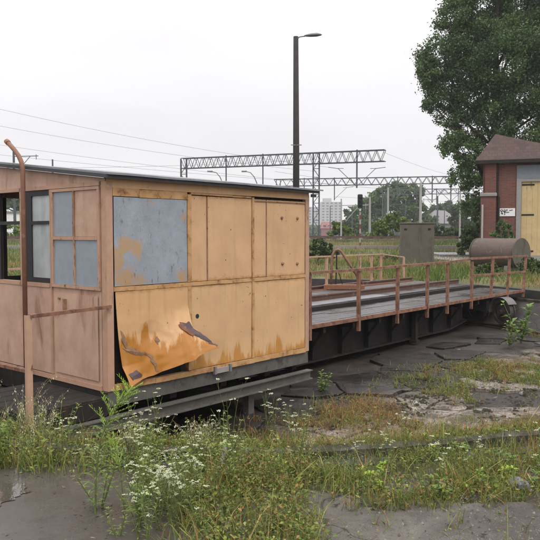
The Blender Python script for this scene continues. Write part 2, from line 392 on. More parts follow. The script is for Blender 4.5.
# ---- pit: outer wall, trench, inner kerb, cracked concrete apron and floor
def pitmat():
    m, nt, out = newmat('cracked_wet_concrete'); v = coords(nt)
    wv = N(nt, 'ShaderNodeTexNoise'); wv.inputs['Scale'].default_value = 1.1; wv.inputs['Detail'].default_value = 4; nt.links.new(v, wv.inputs['Vector'])
    off = N(nt, 'ShaderNodeVectorMath', operation='SCALE'); off.inputs['Scale'].default_value = .55; nt.links.new(wv.outputs['Color'], off.inputs[0])
    ad = N(nt, 'ShaderNodeVectorMath', operation='ADD'); nt.links.new(v, ad.inputs[0]); nt.links.new(off.outputs[0], ad.inputs[1])
    vo = N(nt, 'ShaderNodeTexVoronoi', feature='DISTANCE_TO_EDGE'); vo.inputs['Scale'].default_value = 1.3; nt.links.new(ad.outputs[0], vo.inputs['Vector'])
    n1 = tex(nt, v, .5, 7, .6); n2 = tex(nt, v, 4, 9, .7); n3 = tex(nt, v, 30, 4, .7)
    crack = ramp(nt, mth(nt, 'ADD', vo.outputs['Distance'], mth(nt, 'MULTIPLY', n2, .05)), .036, .022)
    c = mix(nt, ramp(nt, n2, .35, .7), (.27,.235,.20), (.13,.108,.088))
    c = mix(nt, mth(nt, 'MULTIPLY', ramp(nt, n3, .5, .62), .75), c, (.045,.04,.034))
    mossy = ramp(nt, mth(nt, 'ADD', mth(nt, 'MULTIPLY', n1, .7), mth(nt, 'MULTIPLY', n2, .6)), .60, .70)
    c = mix(nt, mth(nt, 'MULTIPLY', mossy, .85), c, (.055,.045,.028))
    c = mix(nt, crack, c, (.02,.018,.013))
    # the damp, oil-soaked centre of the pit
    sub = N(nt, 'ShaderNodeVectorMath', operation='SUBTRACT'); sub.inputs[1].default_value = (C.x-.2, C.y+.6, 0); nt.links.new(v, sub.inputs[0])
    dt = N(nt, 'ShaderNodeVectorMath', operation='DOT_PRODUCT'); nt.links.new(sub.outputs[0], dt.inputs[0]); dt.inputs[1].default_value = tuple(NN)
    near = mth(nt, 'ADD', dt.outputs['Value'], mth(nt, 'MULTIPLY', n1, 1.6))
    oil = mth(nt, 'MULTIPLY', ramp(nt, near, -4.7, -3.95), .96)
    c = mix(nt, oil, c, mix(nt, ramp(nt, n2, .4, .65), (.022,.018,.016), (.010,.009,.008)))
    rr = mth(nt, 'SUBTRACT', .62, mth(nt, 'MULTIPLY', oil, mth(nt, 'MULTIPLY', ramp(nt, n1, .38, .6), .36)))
    h = mth(nt, 'SUBTRACT', mth(nt, 'MULTIPLY', n2, .5), crack)
    finish(nt, out, c, rr, 0, h, .6, .02, .25); return m
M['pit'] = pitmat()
M['kerb'] = weather('mossy_kerb_concrete', (.085,.075,.062), (.035,.03,.025), (.03,.03,.014), .9, sc=7, amt=.9, stain_t=(.44,.54), stain_sc=5, bump=.6, bd=.02)
M['ringrail'] = weather('old_buried_rail', (.075,.045,.033), (.035,.025,.02), (.03,.03,.015), .8, sc=5, amt=.8, stain_t=(.48,.56), stain_sc=3)
M['pitwall'] = weather('dark_damp_wall', (.04,.036,.033), (.025,.022,.02), (.06,.05,.04), .7, sc=4, amt=.8, stain_sc=3)
p = MB(); P = []; pr = list(np.linspace(0.05, 8.5, 60)) + [8.55]
for r in pr:
    for k in range(NA):
        a = 2*pi*k/NA; x = C.x+r*cos(a); y = C.y+r*sin(a)
        P.append((x, y, float(pit_z(r, x, y))))
F = [(i*NA+k, (i+1)*NA+k, (i+1)*NA+(k+1) % NA, i*NA+(k+1) % NA) for i in range(len(pr)-1) for k in range(NA)]
p.add(P, F); tag(p.build('pit_floor', M['pit'], smooth=True), 'cracked concrete floor of the turntable pit, dark and wet under the bridge', kind='structure')
def soilmat():
    m, nt, out = newmat('dark_wet_pit_soil'); v = coords(nt)
    n2 = tex(nt, v, 4, 9, .7); n3 = tex(nt, v, 34, 5, .75); n1 = tex(nt, v, .6, 6, .6)
    c = mix(nt, ramp(nt, n2, .35, .65), (.042,.033,.025), (.014,.012,.010))
    c = mix(nt, mth(nt, 'MULTIPLY', ramp(nt, n3, .55, .7), .6), c, (.06,.048,.036))
    c = mix(nt, mth(nt, 'MULTIPLY', ramp(nt, n1, .5, .62), .5), c, (.015,.014,.014))
    finish(nt, out, c, mth(nt, 'ADD', mth(nt, 'MULTIPLY', ramp(nt, n1, .62, .42), .5), .2), 0, n3, .5, .012, .5); return m
M['soil'] = soilmat(); bpy.data.objects['pit_floor'].data.materials[0] = M['soil']
SP = .82; r_s = random.Random(4); seeds = []
for i in range(-4, 12):
    for j in range(6, 22): seeds.append((i*SP+r_s.uniform(-.48,.48)*SP+(j % 2)*.4, j*SP*.92+r_s.uniform(-.48,.48)*SP))
SD = np.array(seeds)
def edge_dist(x, y):
    d = np.sqrt((np.asarray(x)[..., None]-SD[:, 0])**2 + (np.asarray(y)[..., None]-SD[:, 1])**2); d.sort(axis=-1)
    return (d[..., 1]-d[..., 0])*.5
def clip(poly, px, py, nx, ny):
    out_ = []
    for (a, b) in zip(poly, poly[1:]+poly[:1]):
        da = (a[0]-px)*nx+(a[1]-py)*ny; db = (b[0]-px)*nx+(b[1]-py)*ny
        if da <= 0: out_.append(a)
        if da*db < 0:
            t = da/(da-db); out_.append((a[0]+(b[0]-a[0])*t, a[1]+(b[1]-a[1])*t))
    return out_
mb = MB()
for i, (sx_, sy_) in enumerate(seeds):
    r_ = hypot(sx_-C.x, sy_-C.y); q_ = -((sx_-C.x)*NN.x+(sy_-C.y)*NN.y)
    if r_ > 8.3 or q_ < 3.0: continue
    if r_s.random() < .16: continue
    poly = [(sx_-2, sy_-2), (sx_+2, sy_-2), (sx_+2, sy_+2), (sx_-2, sy_+2)]
    for k, (ox, oy) in enumerate(seeds):
        if k == i: continue
        d_ = hypot(ox-sx_, oy-sy_)
        if d_ > 3.2: continue
        nx_, ny_ = (ox-sx_)/d_, (oy-sy_)/d_; gap = r_s.choice((.004, .006, .012, .03, .05))
        poly = clip(poly, (sx_+ox)/2-nx_*gap, (sy_+oy)/2-ny_*gap, nx_, ny_)
        if len(poly) < 3: break
    if len(poly) < 3: continue
    pts = []
    for (a, b) in zip(poly, poly[1:]+poly[:1]):
        n_ = max(1, int(hypot(b[0]-a[0], b[1]-a[1])/.06))
        for k in range(n_):
            t = k/n_; x = a[0]+(b[0]-a[0])*t; y = a[1]+(b[1]-a[1])*t
            jj = mnoise.noise((x*3.1, y*3.1, 9))*.05 + mnoise.noise((x*13, y*13, 2))*.025
            pts.append((x+jj, y-jj*.7))
    rr_ = [hypot(p_[0]-C.x, p_[1]-C.y) for p_ in pts]
    pts = [((p_[0]-C.x)*min(1, 8.44/q2)+C.x, (p_[1]-C.y)*min(1, 8.44/q2)+C.y) for p_, q2 in zip(pts, rr_)]
    h_ = r_s.uniform(.022, .055); tx, ty = r_s.uniform(-.022,.022), r_s.uniform(-.022,.022); n_ = len(pts)
    cx_ = sum(p_[0] for p_ in pts)/n_; cy_ = sum(p_[1] for p_ in pts)/n_
    Zf = lambda x, y: float(pit_z(hypot(x-C.x, y-C.y), x, y))+h_+(x-sx_)*tx+(y-sy_)*ty
    V_ = [(x, y, Zf(x, y)-.06) for x, y in pts]+[(x, y, Zf(x, y)-.006) for x, y in pts]
    rings = [(.97, 0), (.66, .0), (.33, .0)]
    for f_, _ in rings: V_ += [(cx_+(x-cx_)*f_, cy_+(y-cy_)*f_, Zf(cx_+(x-cx_)*f_, cy_+(y-cy_)*f_)) for x, y in pts]
    V_.append((cx_, cy_, Zf(cx_, cy_))); Fc = []
    for L__ in range(4): Fc += [(L__*n_+k, L__*n_+(k+1) % n_, (L__+1)*n_+(k+1) % n_, (L__+1)*n_+k) for k in range(n_)]
    Fc += [(4*n_+k, 4*n_+(k+1) % n_, 5*n_) for k in range(n_)]
    mb.add(V_, Fc)
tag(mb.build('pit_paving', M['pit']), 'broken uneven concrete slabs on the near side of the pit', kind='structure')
def ringmb(prof, wob=0):
    """sweep a closed (r, z, follow_terrain) profile round the pit centre"""
    mb = MB(); P = []; n = len(prof)
    for k in range(NA):
        a = 2*pi*k/NA
        for r, z, ft in prof:
            x = C.x+r*cos(a); y = C.y+r*sin(a)
            P.append((x, y, z + (float(terr(x, y)) if ft else 0) + wob*(float(fbm(x, y, 1.5, 3))-.5)))
    F = [(k*n+j, ((k+1) % NA)*n+j, ((k+1) % NA)*n+(j+1) % n, k*n+(j+1) % n) for k in range(NA) for j in range(n)]
    return mb.add(P, F)
tag(ringmb([(9.0,.012,1),(9.14,.012,1),(9.14,-.4,0),(8.985,-.4,0)]).build('pit_edge', M['pitwall']), 'dark outer wall of the turntable pit', kind='structure')
tag(ringmb([(8.985,-.33,0),(8.985,-.36,0),(8.6,-.36,0),(8.6,-.33,0)]).build('pit_gutter', M['moss']), 'mossy gutter round the turntable pit', kind='structure')
tag(ringmb([(8.64,-.03,0),(8.50,-.03,0),(8.50,-.4,0),(8.64,-.4,0)][::-1], .09).build('pit_kerb', M['kerb']), 'inner concrete kerb of the turntable pit', kind='structure')
rr0 = 6.9
rail_ring = ringmb([(rr0-.035,-.545,0),(rr0+.035,-.545,0),(rr0+.035,-.575,0),(rr0+.01,-.59,0),(rr0+.01,-.60,0),(rr0+.06,-.62,0),(rr0+.06,-.70,0),(rr0-.06,-.70,0),(rr0-.06,-.62,0),(rr0-.01,-.60,0),(rr0-.01,-.59,0),(rr0-.035,-.575,0)][::-1])
tag(rail_ring.build('ring_rail', M['ringrail']), 'rusty circular running rail on the floor of the turntable pit', 'rail')

# ------------------------------------------------------------------ turntable bridge
bridge = empty('turntable_bridge', (C.x, C.y, 0), RB)
tag(bridge, 'dark steel railway turntable bridge with grey plank deck and rusty pink railings', 'turntable bridge')
DZ = .16; Y0, Y1 = -2.72, 1.66; XE = 8.45
# near walkway planks
def planks(ya, yb, w, z, x0=-XE, x1=XE):
    mb = MB(); y = ya; k = 0
    while y + w*.7 < yb:
        ww = min(w, yb-y); x = x0 - random.random()*2.5
        while x < x1:
            L = random.uniform(3.2, 4.6); a = max(x, x0); b = min(x+L, x1)
            if b - a > .05:
                dz = random.uniform(-.006, .006); tl = random.uniform(-.004,.004)
                mb.cbox(a+.004, b-.004, y+.006, y+ww-.006, z-.05+dz, z+dz+tl, .005)
            x += L
        y += ww
    return mb
planks(Y0+.05, -1.42, .185, DZ, -2.72, XE).build('walkway', M['plank'], bridge)
planks(1.08, Y1-.05, .185, DZ).build('walkway', M['plank'], bridge)
tb = planks(-.58, .58, .20, DZ+.11)
tb.build('track_bed', M['plank'], bridge)
mb = MB()
mb.box(-XE, XE, -1.40, -1.28, -.05, DZ+.075); mb.box(-XE, XE, .96, 1.06, .107, DZ+.075)
mb.build('longitudinal_beam', M['girder'], bridge)
# light chequer plate beside the near rail, in lengths
x = -XE
while x < XE-.3:
    L = random.uniform(1.7, 2.6); e = min(x+L, XE)
    pm = MB(); pm.cbox(x+.01, e-.01, -1.275, -.86, DZ+.075, DZ+.092+random.uniform(0,.01), .004)
    pm.build('cover_plate', M['concrete_l'] if random.random() < .45 else M['plank'], bridge)
    x = e
# sleepers + rails
sl = MB(); x = -XE+.2
while x < XE:
    sl.box(x-.11, x+.11, -.95, .95, -.04, DZ+.06); x += .62
sl.build('sleepers', M['girder'], bridge)
def railprof(xa, xb, y, z):
    pr_ = [(-.062,0),(.062,0),(.062,.012),(.012,.03),(.012,.105),(.034,.118),(.034,.145),(.026,.152),(-.026,.152),(-.034,.145),(-.034,.118),(-.012,.105),(-.012,.03),(-.062,.012)]
    mb = MB(); n = len(pr_)
    vs = [(xa, y+a, z+b) for a, b in pr_] + [(xb, y+a, z+b) for a, b in pr_]
    mb.add(vs, [tuple(range(n))[::-1], tuple(range(n, 2*n))] + [(i, (i+1) % n, (i+1) % n+n, i+n) for i in range(n)])
    return mb
for y in (-.7525, .7525):
    railprof(-XE-.1, XE+.1, y, DZ+.065).build('rail', M['railsteel'], bridge)
# check strips making the extra brown lines along the deck
for y in (.60,):
    mb = MB(); mb.box(-XE+.3, XE-.3, y-.03, y+.03, DZ+.10, DZ+.14); mb.build('check_rail', M['rustbrown'], bridge)
# edge angle
mb = MB(); mb.box(-2.72, XE, Y0, Y0+.045, DZ-.045, DZ+.008); mb.box(-2.72, XE, Y0+.01, Y0+.04, DZ+.010, DZ+.02); mb.build('edge_strip', M['rail'], bridge)
mb = MB(); mb.box(-XE, XE, Y1-.045, Y1, DZ-.075, DZ+.008); mb.build('edge_strip', M['rail'], bridge)
# main girders, fish-bellied
def girder(y, xa=-XE+.2, xb=XE-.2):
    mb = MB()
    def bot(x):
        a = abs(x); return -.52 if a < 4.6 else -.52 + .32*min(1, (a-4.6)/2.4)
    xs = np.linspace(xa, xb, 41); t = .02
    for a, b in zip(xs[:-1], xs[1:]):
        za, zb = bot(a), bot(b)
        vs = [(a,y-t,za),(b,y-t,zb),(b,y-t,.08),(a,y-t,.08),(a,y+t,za),(b,y+t,zb),(b,y+t,.08),(a,y+t,.08)]
        mb.add(vs, [(0,1,2,3),(5,4,7,6)])
        vs = [(a,y-.13,za-.03),(b,y-.13,zb-.03),(b,y+.13,zb-.03),(a,y+.13,za-.03),(a,y-.13,za),(b,y-.13,zb),(b,y+.13,zb),(a,y+.13,za)]
        mb.add(vs, [(3,2,1,0),(4,5,6,7),(0,1,5,4),(2,3,7,6)])
    mb.box(xa, xb, y-.13, y+.13, .08, .105)
    x = xa+.1; s = -1
    while x < xb-.05:
        z = bot(x); mb.box(x-.008, x+.008, y-.12, y+.12, z+.001, .079); x += .9
    return mb
for y in (-1.14, .92): girder(y).build('girder', M['girder'], bridge)
girder(-2.25, -2.62, 5.5).build('girder', M['girder'], bridge)
# cantilever brackets under the near walkway
for k, x in enumerate(np.arange(-2.6, 8.2, .9)):
    mb = MB()
    zb = -.40 if abs(x) < 5 else -.2
    mb.beam((x, Y0+.05, .045), (x, -2.40, .045), .07, .09)
    mb.beam((x, Y0+.10, .0), (x, -2.385, zb+.1), .05, .05)
    mb.build('bracket', M['girder'], bridge)
# diagonal bracing bars between brackets on near side
mb = MB()
for x in np.arange(-2.6, 7.2, .9):
    mb.beam((x+.03, -1.8, .0), (x+.87, -1.8, -.34 if abs(x) < 4.6 else -.16), .03, .045)
mb.build('bracing', M['girder'], bridge)
for x, y in ((2.75, -2.46),):
    mb = MB(); mb.box(x-.05, x+.05, y-.05, y+.05, -.55, .02); mb.box(x-.08, x+.08, y-.08, y+.08, -.60, -.55)
    mb.build('support_leg', M['girder'], bridge)
# cross beams at the ends and the centre pivot
for sx in (-1, 1):
    mb = MB(); mb.box(sx*6.3-.16, sx*6.3+.16, -1.39 if sx < 0 else -2.6, 1.55, -.24, .04); mb.build('end_beam', M['girder'], bridge)
mb = MB(); mb.tube([(0,0,-.75),(0,0,-.5)], .55, 20); mb.tube([(0,0,-.5),(0,0,.05)], .35, 20); mb.build('pivot', M['girder'], bridge)
def wheel(x, y):
    """running wheel on the ring rail, its axle pointing at the pivot, with an arched guard"""
    a = atan2(y, x); ca, sa = cos(a), sin(a)
    mb = MB(); zc = -.225; r = .30
    T = lambda ax, th, rad: (x + ca*ax - sa*rad*cos(th), y + sa*ax + ca*rad*cos(th), zc + rad*sin(th))
    prof = [(-.06,.06),(-.06,.09),(-.02,.1),(-.02,.24),(-.06,.25),(-.06,.30),(.055,.30),(.055,.33),(.085,.33),(.085,.25),(.03,.24),(.03,.1),(.08,.09),(.08,.06)]
    n = 28; P = []
    for k in range(n):
        th = 2*pi*k/n; P += [T(p_, th, q) for p_, q in prof]
    m_ = len(prof)
    F = [(k*m_+j, k*m_+j+1, ((k+1) % n)*m_+j+1, ((k+1) % n)*m_+j) for k in range(n) for j in range(m_-1)]
    mb.add(P, F); mb.tube([T(-.14, 0, 0), T(.14, 0, 0)], .065, 12)
    w = mb.build('wheel', M['wheel'], bridge)
    gm = MB(); P = []; n = 16
    for k in range(n+1):
        th = radians(-5) + radians(150)*k/n
        P += [T(-.13, th, .36), T(.13, th, .36), T(.13, th, .372), T(-.13, th, .372)]
    F = []
    for k in range(n):
        for j in range(4): F.append((k*4+j, k*4+(j+1) % 4, (k+1)*4+(j+1) % 4, (k+1)*4+j))
    F += [(3,2,1,0), (n*4, n*4+1, n*4+2, n*4+3)]
    gm.add(P, F); gm.build('wheel_guard', M['guard'], bridge)
for sx in (-1, 1):
    for y in ((-3.0, -2.2, 1.3) if sx > 0 else (-.9, 1.3)):
        wheel(sx*sqrt(rr0**2 - y*y), y)
# railing, near side: posts bolted outside the edge, one continuous hand rail
near_posts = [-1.27, .20, 1.58, 2.82, 3.76, 5.02]
def post(x, y, ztop, zbot, lean=0, w=.055, name='railing_post', m=None):
    mb = MB()
    mb.beam((x, y, zbot), (x+lean, y, ztop), w, w*.14, up=(0,1,0)) if False else None
    # steel angle section
    t = .007
    for a in ((x-w/2, x+w/2, y-t, y), (x-w/2, x-w/2+t, y, y+w*.8)):
        vs = [(a[0],a[2],zbot),(a[1],a[2],zbot),(a[1],a[3],zbot),(a[0],a[3],zbot),(a[0]+lean,a[2],ztop),(a[1]+lean,a[2],ztop),(a[1]+lean,a[3],ztop),(a[0]+lean,a[3],ztop)]
        mb.add(vs, [(0,3,2,1),(4,5,6,7),(0,1,5,4),(1,2,6,5),(2,3,7,6),(3,0,4,7)])
    return mb.build(name, m or M['rail'], bridge)
for i, x in enumerate(near_posts):
    post(x, Y0-.004, 1.045 + .012*sin(i*2.1), -.07, random.uniform(-.02,.02), w=.06)
for x, l in ((6.15, .12), (7.2, .14), (8.35, .16)):
    post(x, Y0-.004, 1.07, -.02 if x > 7 else .16, l, w=.06)
def handrail(pts, r=.022, name='handrail'):
    mb = MB()
    for a, b in zip(pts[:-1], pts[1:]):
        d = (Vector(b)-Vector(a)).normalized()*.004
        mb.beam(Vector(a), Vector(b)-d, .05, .012); mb.beam(Vector(a)+Vector((0,-.022,-.02)), Vector(b)-d+Vector((0,-.022,-.02)), .008, .04)
    return mb.build(name, M['rail'], bridge)
handrail([(-1.30, Y0-.01, 1.055), (.2, Y0-.01, 1.05), (1.6, Y0-.01, 1.062), (3.76, Y0-.01, 1.075), (5.02, Y0-.01, 1.12), (8.55, Y0-.01, 1.10)])
handrail([(5.05, Y0-.012, .72), (8.42, Y0-.012, .68)], name='mid_rail')
far_posts = [-6.5, -4.5, -2.5, -.5, 1.5, 3.6, 5.4, 7.1, 7.75, 8.3]
for x in far_posts: post(x, Y1+.004, 1.05, 0, 0, w=.06, m=M['pinkframe'])
mb = MB(); mb.beam((-6.5, Y1, 1.06), (8.33, Y1, 1.06), .05, .035); mb.build('handrail', M['pinkframe'], bridge)
mb = MB(); mb.beam((6.9, Y1-.01, .62), (8.3, Y1-.01, .60), .04, .03); mb.build('mid_rail', M['pinkframe'], bridge)
mb = MB(); mb.beam((8.33, Y1+.01, 1.06), (8.34, Y1-.75, .98), .045, .03); mb.beam((8.34, Y1-.75, .98), (8.34, Y1-.75, .17), .05, .05); mb.build('end_rail', M['pinkframe'], bridge)
# outriggers carrying the cabin, with the two long beams that show under it
CU = radians(41.0); RC = pi/2 - CU
cabin_rz = RC
P0 = Vector((-1.633, 6.884, 0))

# rusty A-frame standing on the far walkway
fr = empty('bent_tube_frame', (0, 0, 0), 0)
tag(fr, 'rusty triangular bent tube frame standing between the rails on the bridge deck', 'metal frame')
def loc(a, b, z): 
    q = C + U*a + NN*b; return (q.x, q.y, z)
fo = Vector(loc(4.15, .25, DZ+.115)); fr.location = fo; fr.rotation_euler = (0,0,radians(-4))
mb = MB(); mb.box(-.52, .50, -.06, .08, .0, .14, b=.02); mb.build('base', M['rustbrown'], fr)
pts = [(-.34,0,.14),(-.33,0,.6),(-.30,0,.88),(-.24,0,.99),(-.16,0,1.01),(-.08,0,.96),(.02,0,.80),(.46,0,.14)]
mb = MB(); mb.tube(pts, .034, 10); mb.build('hoop', M['pipe'], fr, True)
mb = MB(); mb.tube([(-.22,.05,.14),(-.20,.05,.5),(-.2,.04,.90)], .016, 8); mb.tube([(-.2,.05,.6),(-.05,.05,.14)], .012, 6); mb.build('inner_bar', M['girder'], fr)

# ------------------------------------------------------------------ control cabin
BZ = .08
cabin = empty('control_cabin', (P0.x, P0.y, BZ), cabin_rz)
tag(cabin, 'sheet metal turntable control cabin in peeling orange and pink paint with a flat grey roof', 'cabin')
L, D, ZT, ZS = 3.27, 2.25, 2.17, 1.10
def K(): return MB(BZ)
def dent(x, z, s=0): return .006*(float(mnoise.noise((x*1.7+s, z*1.9, s))) )+.002*float(mnoise.noise((x*7+s, z*6, s+4)))
def near_panel(name, x0, x1, z0, z1, m, off=-.012, seed=0, parent=None):
    mb = K(); mb.grid(lambda u, v: (x0+(x1-x0)*u, off + dent(x0+(x1-x0)*u, z0+(z1-z0)*v, seed), z0+(z1-z0)*v), 14, 14)
    o = mb.build(name, m, parent or cabin, True, .004); return o
def end_panel(name, y0, y1, z0, z1, m, off=-.012, seed=0, parent=None):
    mb = K(); mb.grid(lambda u, v: (off + dent(y0+(y1-y0)*(1-u), z0+(z1-z0)*v, seed), y0+(y1-y0)*(1-u), z0+(z1-z0)*v), 12, 12)
    return mb.build(name, m, parent or cabin, True, .004)
# floor frame
mb = K(); mb.box(-.01, L+.01, .0, .09, -.09, .065); mb.box(-.01, L+.01, D-.09, D, -.09, .065)
for x in (0, 1.05, 2.1, L-.1): mb.box(x, x+.1, .092, D-.092, -.088, .06)
mb.box(.02, L-.02, .02, D-.02, .066, .085)
mb.build('floor', M['timberbeam'], cabin)
# corner posts (angle iron)
for x, y in ((0,0),(L-.07,0),(0,D-.07),(L-.07,D-.07)):
    mb = K()
    sx = -1 if x == 0 else 1; sy = -1 if y == 0 else 1
    xa = x-.008 if sx < 0 else x; ya = y-.016 if sy < 0 else y
    mb.cbox(xa, xa+.078, ya, ya+.086, .068, ZT+.02, .006); mb.build('corner_post', M['pinkframe'], cabin)
# near side framing
def hbar(x0, x1, z0, z1, name, m, y0=-.022, y1=.03):
    mb = K(); n = max(2, int((x1-x0)/.25)); 
    for k in range(n):
        a = x0+(x1-x0)*k/n; b = x0+(x1-x0)*(k+1)/n
        j = .003*random.uniform(-1,1)
        mb.box(a, b+.0005, y0+j, y1, z0+j, z1+j)
    return mb.build(name, m, cabin)
hbar(.075, L-.075, ZS-.022, ZS+.022, 'frame_rail', M['rustframe'])
hbar(.075, 1.07, 2.04, 2.122, 'frame_rail', M['rustframe'], y0=-.018)
near_panel('fascia', .0, L, 2.124, ZT+.055, M['orange_up'], off=-.014, seed=50)
hbar(.075, L-.075, .068, .125, 'frame_rail', M['rustframe'], y0=-.03)
hbar(1.13, 2.12, 2.10, 2.12, 'frame_rail', M['rustframe'], y0=-.0195)
mb = K(); mb.box(.0, L, .001, .03, 2.123, ZT+.06); mb.build('wall_plate', M['girder'], cabin)
for x0, x1, z0, z1 in ((1.07,1.125,.13,1.075),(1.07,1.125,1.125,2.10),(2.13,2.165,.13,1.076),(2.13,2.165,1.125,2.11)):
    mb = K(); mb.box(x0, x1, -.026, .03, z0, z1); mb.build('mullion', M['rustframe'], cabin)
for x, z0, z1 in ((1.375,1.13,2.08),(2.40,1.13,2.06),(3.19,1.13,2.06)):
    mb = K(); mb.box(x-.007, x+.007, -.021, .01, z0, z1); mb.build('seam', M['seam'], cabin)
mb = K(); mb.box(2.17, 3.19, -.024, .0, 2.062, 2.075); mb.build('seam', M['seam'], cabin)
near_panel('bare_panel', .085, 1.065, 1.13, 2.035, M['bare'], seed=1)['label'] = 'bare blue grey sheet with patches of old ochre paint'
for i, (a, b) in enumerate(((1.13,1.368),(1.382,2.125),(2.17,2.393),(2.407,3.19))):
    near_panel('upper_panel', a, b, 1.127, 2.09, M['orange_up'], seed=3+i)
near_panel('lower_panel', 1.13, 2.125, .13, 1.073, M['orange'], seed=12)
near_panel('lower_panel', 2.17, 3.19, .13, 1.073, M['orange'], seed=17)
# holes / bolts
for x, z in ((2.70,1.87),(3.02,1.87),(2.72,1.28),(3.02,1.27)):
    mb = K(); mb.tube([(x,-.034,z),(x,-.008,z)], [.014,.026], 10); mb.build('bolt', M['seam'], cabin)
mb = K(); mb.tube([(1.215,-.0165,.73),(1.215,-.008,.73)], .028, 9); mb.build('hole', M['black'], cabin)
# peeled sheet: still held along its top, bottom corner bent out and folded to the right
TL, TR = (.09, 1.075), (1.075, 1.075); BL = (.17, .11); TIP = (1.31, .385)
def peel(u, v):                       # u left->right, v top->bottom
    lx = TL[0] + (BL[0]-TL[0])*v**1.25; lz = TL[1] + (BL[1]-TL[1])*v
    if v < .45: rx, rz = TR[0] - .0, TR[1] - (TR[1]-.62)*v/.45
    else:
        w = (v-.45)/.55; rx = 1.075 + (TIP[0]-1.075)*w**.8; rz = .62 + (TIP[1]-.62)*w
    x = lx + (rx-lx)*u; z = lz + (rz-lz)*u
    if v > .5: z -= (v-.5)/.5*.02*sin(pi*min(1,u*1.15))*1.3       # sagging hem
    tri = lambda t: abs((t % 1.0)*2-1)
    w_ = (v-.16-.30*(1-u))/.70; lift = (w_*w_/.5 if w_ < .25 else w_-.125) if w_ > 0 else 0
    lift = lift*(.03 + .25*max(0, u-.1)**1.1)
    fold = .05*v*v*(tri(1.6*u + .55*v)-.5)
    ridge1 = .055*max(0, v-.35)*max(0, 1-abs(u-.30-.35*(1-v))/.10)          # sharp ridges fanning from the held edge
    ridge2 = .075*max(0, v-.25)*max(0, 1-abs(u-.70-.20*(1-v))/.08)
    dimple = .03*max(0, 1-hypot(u-.45, v-.55)/.22)
    curl = .10*max(0, v-.8)/.2*max(0, .25-u)/.25
    crk = .006*v*float(mnoise.noise((u*11, v*11, 3)))
    return (x, -.018 - lift + fold - ridge1 - ridge2 + dimple - curl + crk, z)
mb = K(); mb.grid(peel, 84, 84)
pl = mb.build('peeled_panel', M['peel'], cabin, True, .003); pl['label'] = 'orange sheet torn loose with its lower corner bent outward'
def peel_patch(pts, m, off=.004):     # torn, folded-over strips lying on the bent sheet
    n = 10; mb = K()
    A, B, Cc, Dd = pts
    def f(u, v):
        a = (A[0]+(B[0]-A[0])*u, A[1]+(B[1]-A[1])*u); b = (Dd[0]+(Cc[0]-Dd[0])*u, Dd[1]+(Cc[1]-Dd[1])*u)
        w = (a[0]+(b[0]-a[0])*v, a[1]+(b[1]-a[1])*v); jx = .035*float(mnoise.noise((w[0]*16, w[1]*16, 2)))
        q = peel(w[0]+jx, w[1]+jx); return (q[0], q[1]-off-.006*(1-abs(2*v-1)), q[2])
    mb.grid(f, n, n); return mb.build('torn_flap', m, cabin, False, .0015)
primer = weather('purple_brown_primer', (.075,.05,.055), (.14,.09,.08), (.3,.16,.08), .45, sc=12, stain_sc=9)
peel_patch([(.83,.38),(.99,.40),(.999,.98),(.90,.60)], primer)
peel_patch([(.80,.40),(.86,.38),(.93,.60),(.88,.66)], M['rustbrown'], .009)
peel_patch([(.02,.40),(.05,.42),(.12,.66),(.07,.66)], M['seam'])
peel_patch([(.03,.60),(.16,.62),(.33,.76),(.12,.68)], M['seam'])
peel_patch([(.46,.56),(.50,.54),(.475,.66),(.455,.65)], M['seam'], .002)
peel_patch([(.03,.88),(.14,.87),(.20,.95),(.06,.96)], primer)
peel_patch([(.30,.72),(.34,.74),(.36,.97),(.34,.97)], M['seam'], .004)
# dark lining behind the torn sheet
mb = K(); mb.box(.09, 1.065, .10, .115, .09, 1.07); mb.box(.072, L-.08, .032, .038, ZS+.03, ZT+.04); mb.build('inner_lining', M['girder'], cabin)
# near face of the other cabin walls
mb = K(); mb.box(1.13, L-.08, .04, .055, .09, ZT); mb.build('inner_lining', M['timberbeam'], cabin)
mb = K(); mb.box(L-.012, L+.004, .075, D-.075, .07, ZT+.02); mb.build('end_wall', M['orange'], cabin)
# small plates low on the side
for x in (1.45, 1.70):
    mb = K(); mb.box(x, x+.03, -.06, -.02, .03, .12); mb.build('bracket', M['concrete_l'], cabin)
mb = K(); mb.box(1.49, 1.69, -.05, -.022, .035, .095); mb.build('cover_plate', M['frameconc'], cabin)
# back wall: panel below, open black framed windows above
mb = K(); mb.box(.075, L-.075, D-.02, D, .07, ZS); mb.box(1.62, L-.075, D-.02, D, ZS+.001, ZT); mb.box(.075, 1.62, D-.02, D, 2.10, ZT+.1); mb.build('back_wall', M['pink'], cabin)
mb = K()
for x in (.085, .83, 1.57): mb.box(x, x+.045, D-.05, D-.021, ZS, 2.1)
mb.box(.131, 1.569, D-.045, D-.021, ZS, ZS+.05)
mb.build('window_frame', M['black'], cabin)
# end wall with door and windows
y_d0, y_d1 = .085, .97
def ebar(y0, y1, z0, z1, name='frame_rail', m=None, x0=-.022, x1=.03, parent=None):
    mb = K(); mb.box(x0, x1, y0, y1, z0, z1); return mb.build(name, m or M['pinkframe'], parent or cabin)
ebar(.082, D-.075, 2.145, 2.185); 
ebar(1.015, D-.075, ZS-.025, ZS+.02, m=M['pinkframe'])
ebar(.974, .99, .13, 2.14, 'door_post', M['pinkframe'], -.026)
ebar(1.62-.06, 1.62, ZS+.022, 2.143, 'mullion', M['pinkframe'])
door = K(); door.box(-.004, .02, y_d0, y_d1, .12, 1.085); door = door.build('door', M['pink'], cabin)
end_panel('door_sheet', .13, .925, .16, 1.03, M['pink'], -.016, 31, door)
def dbar(y0, y1, z0, z1, m=None): 
    mb = K(); mb.box(-.024, .02, y0, y1, z0, z1); return mb.build('door_frame', m or M['pinkframe'], door)
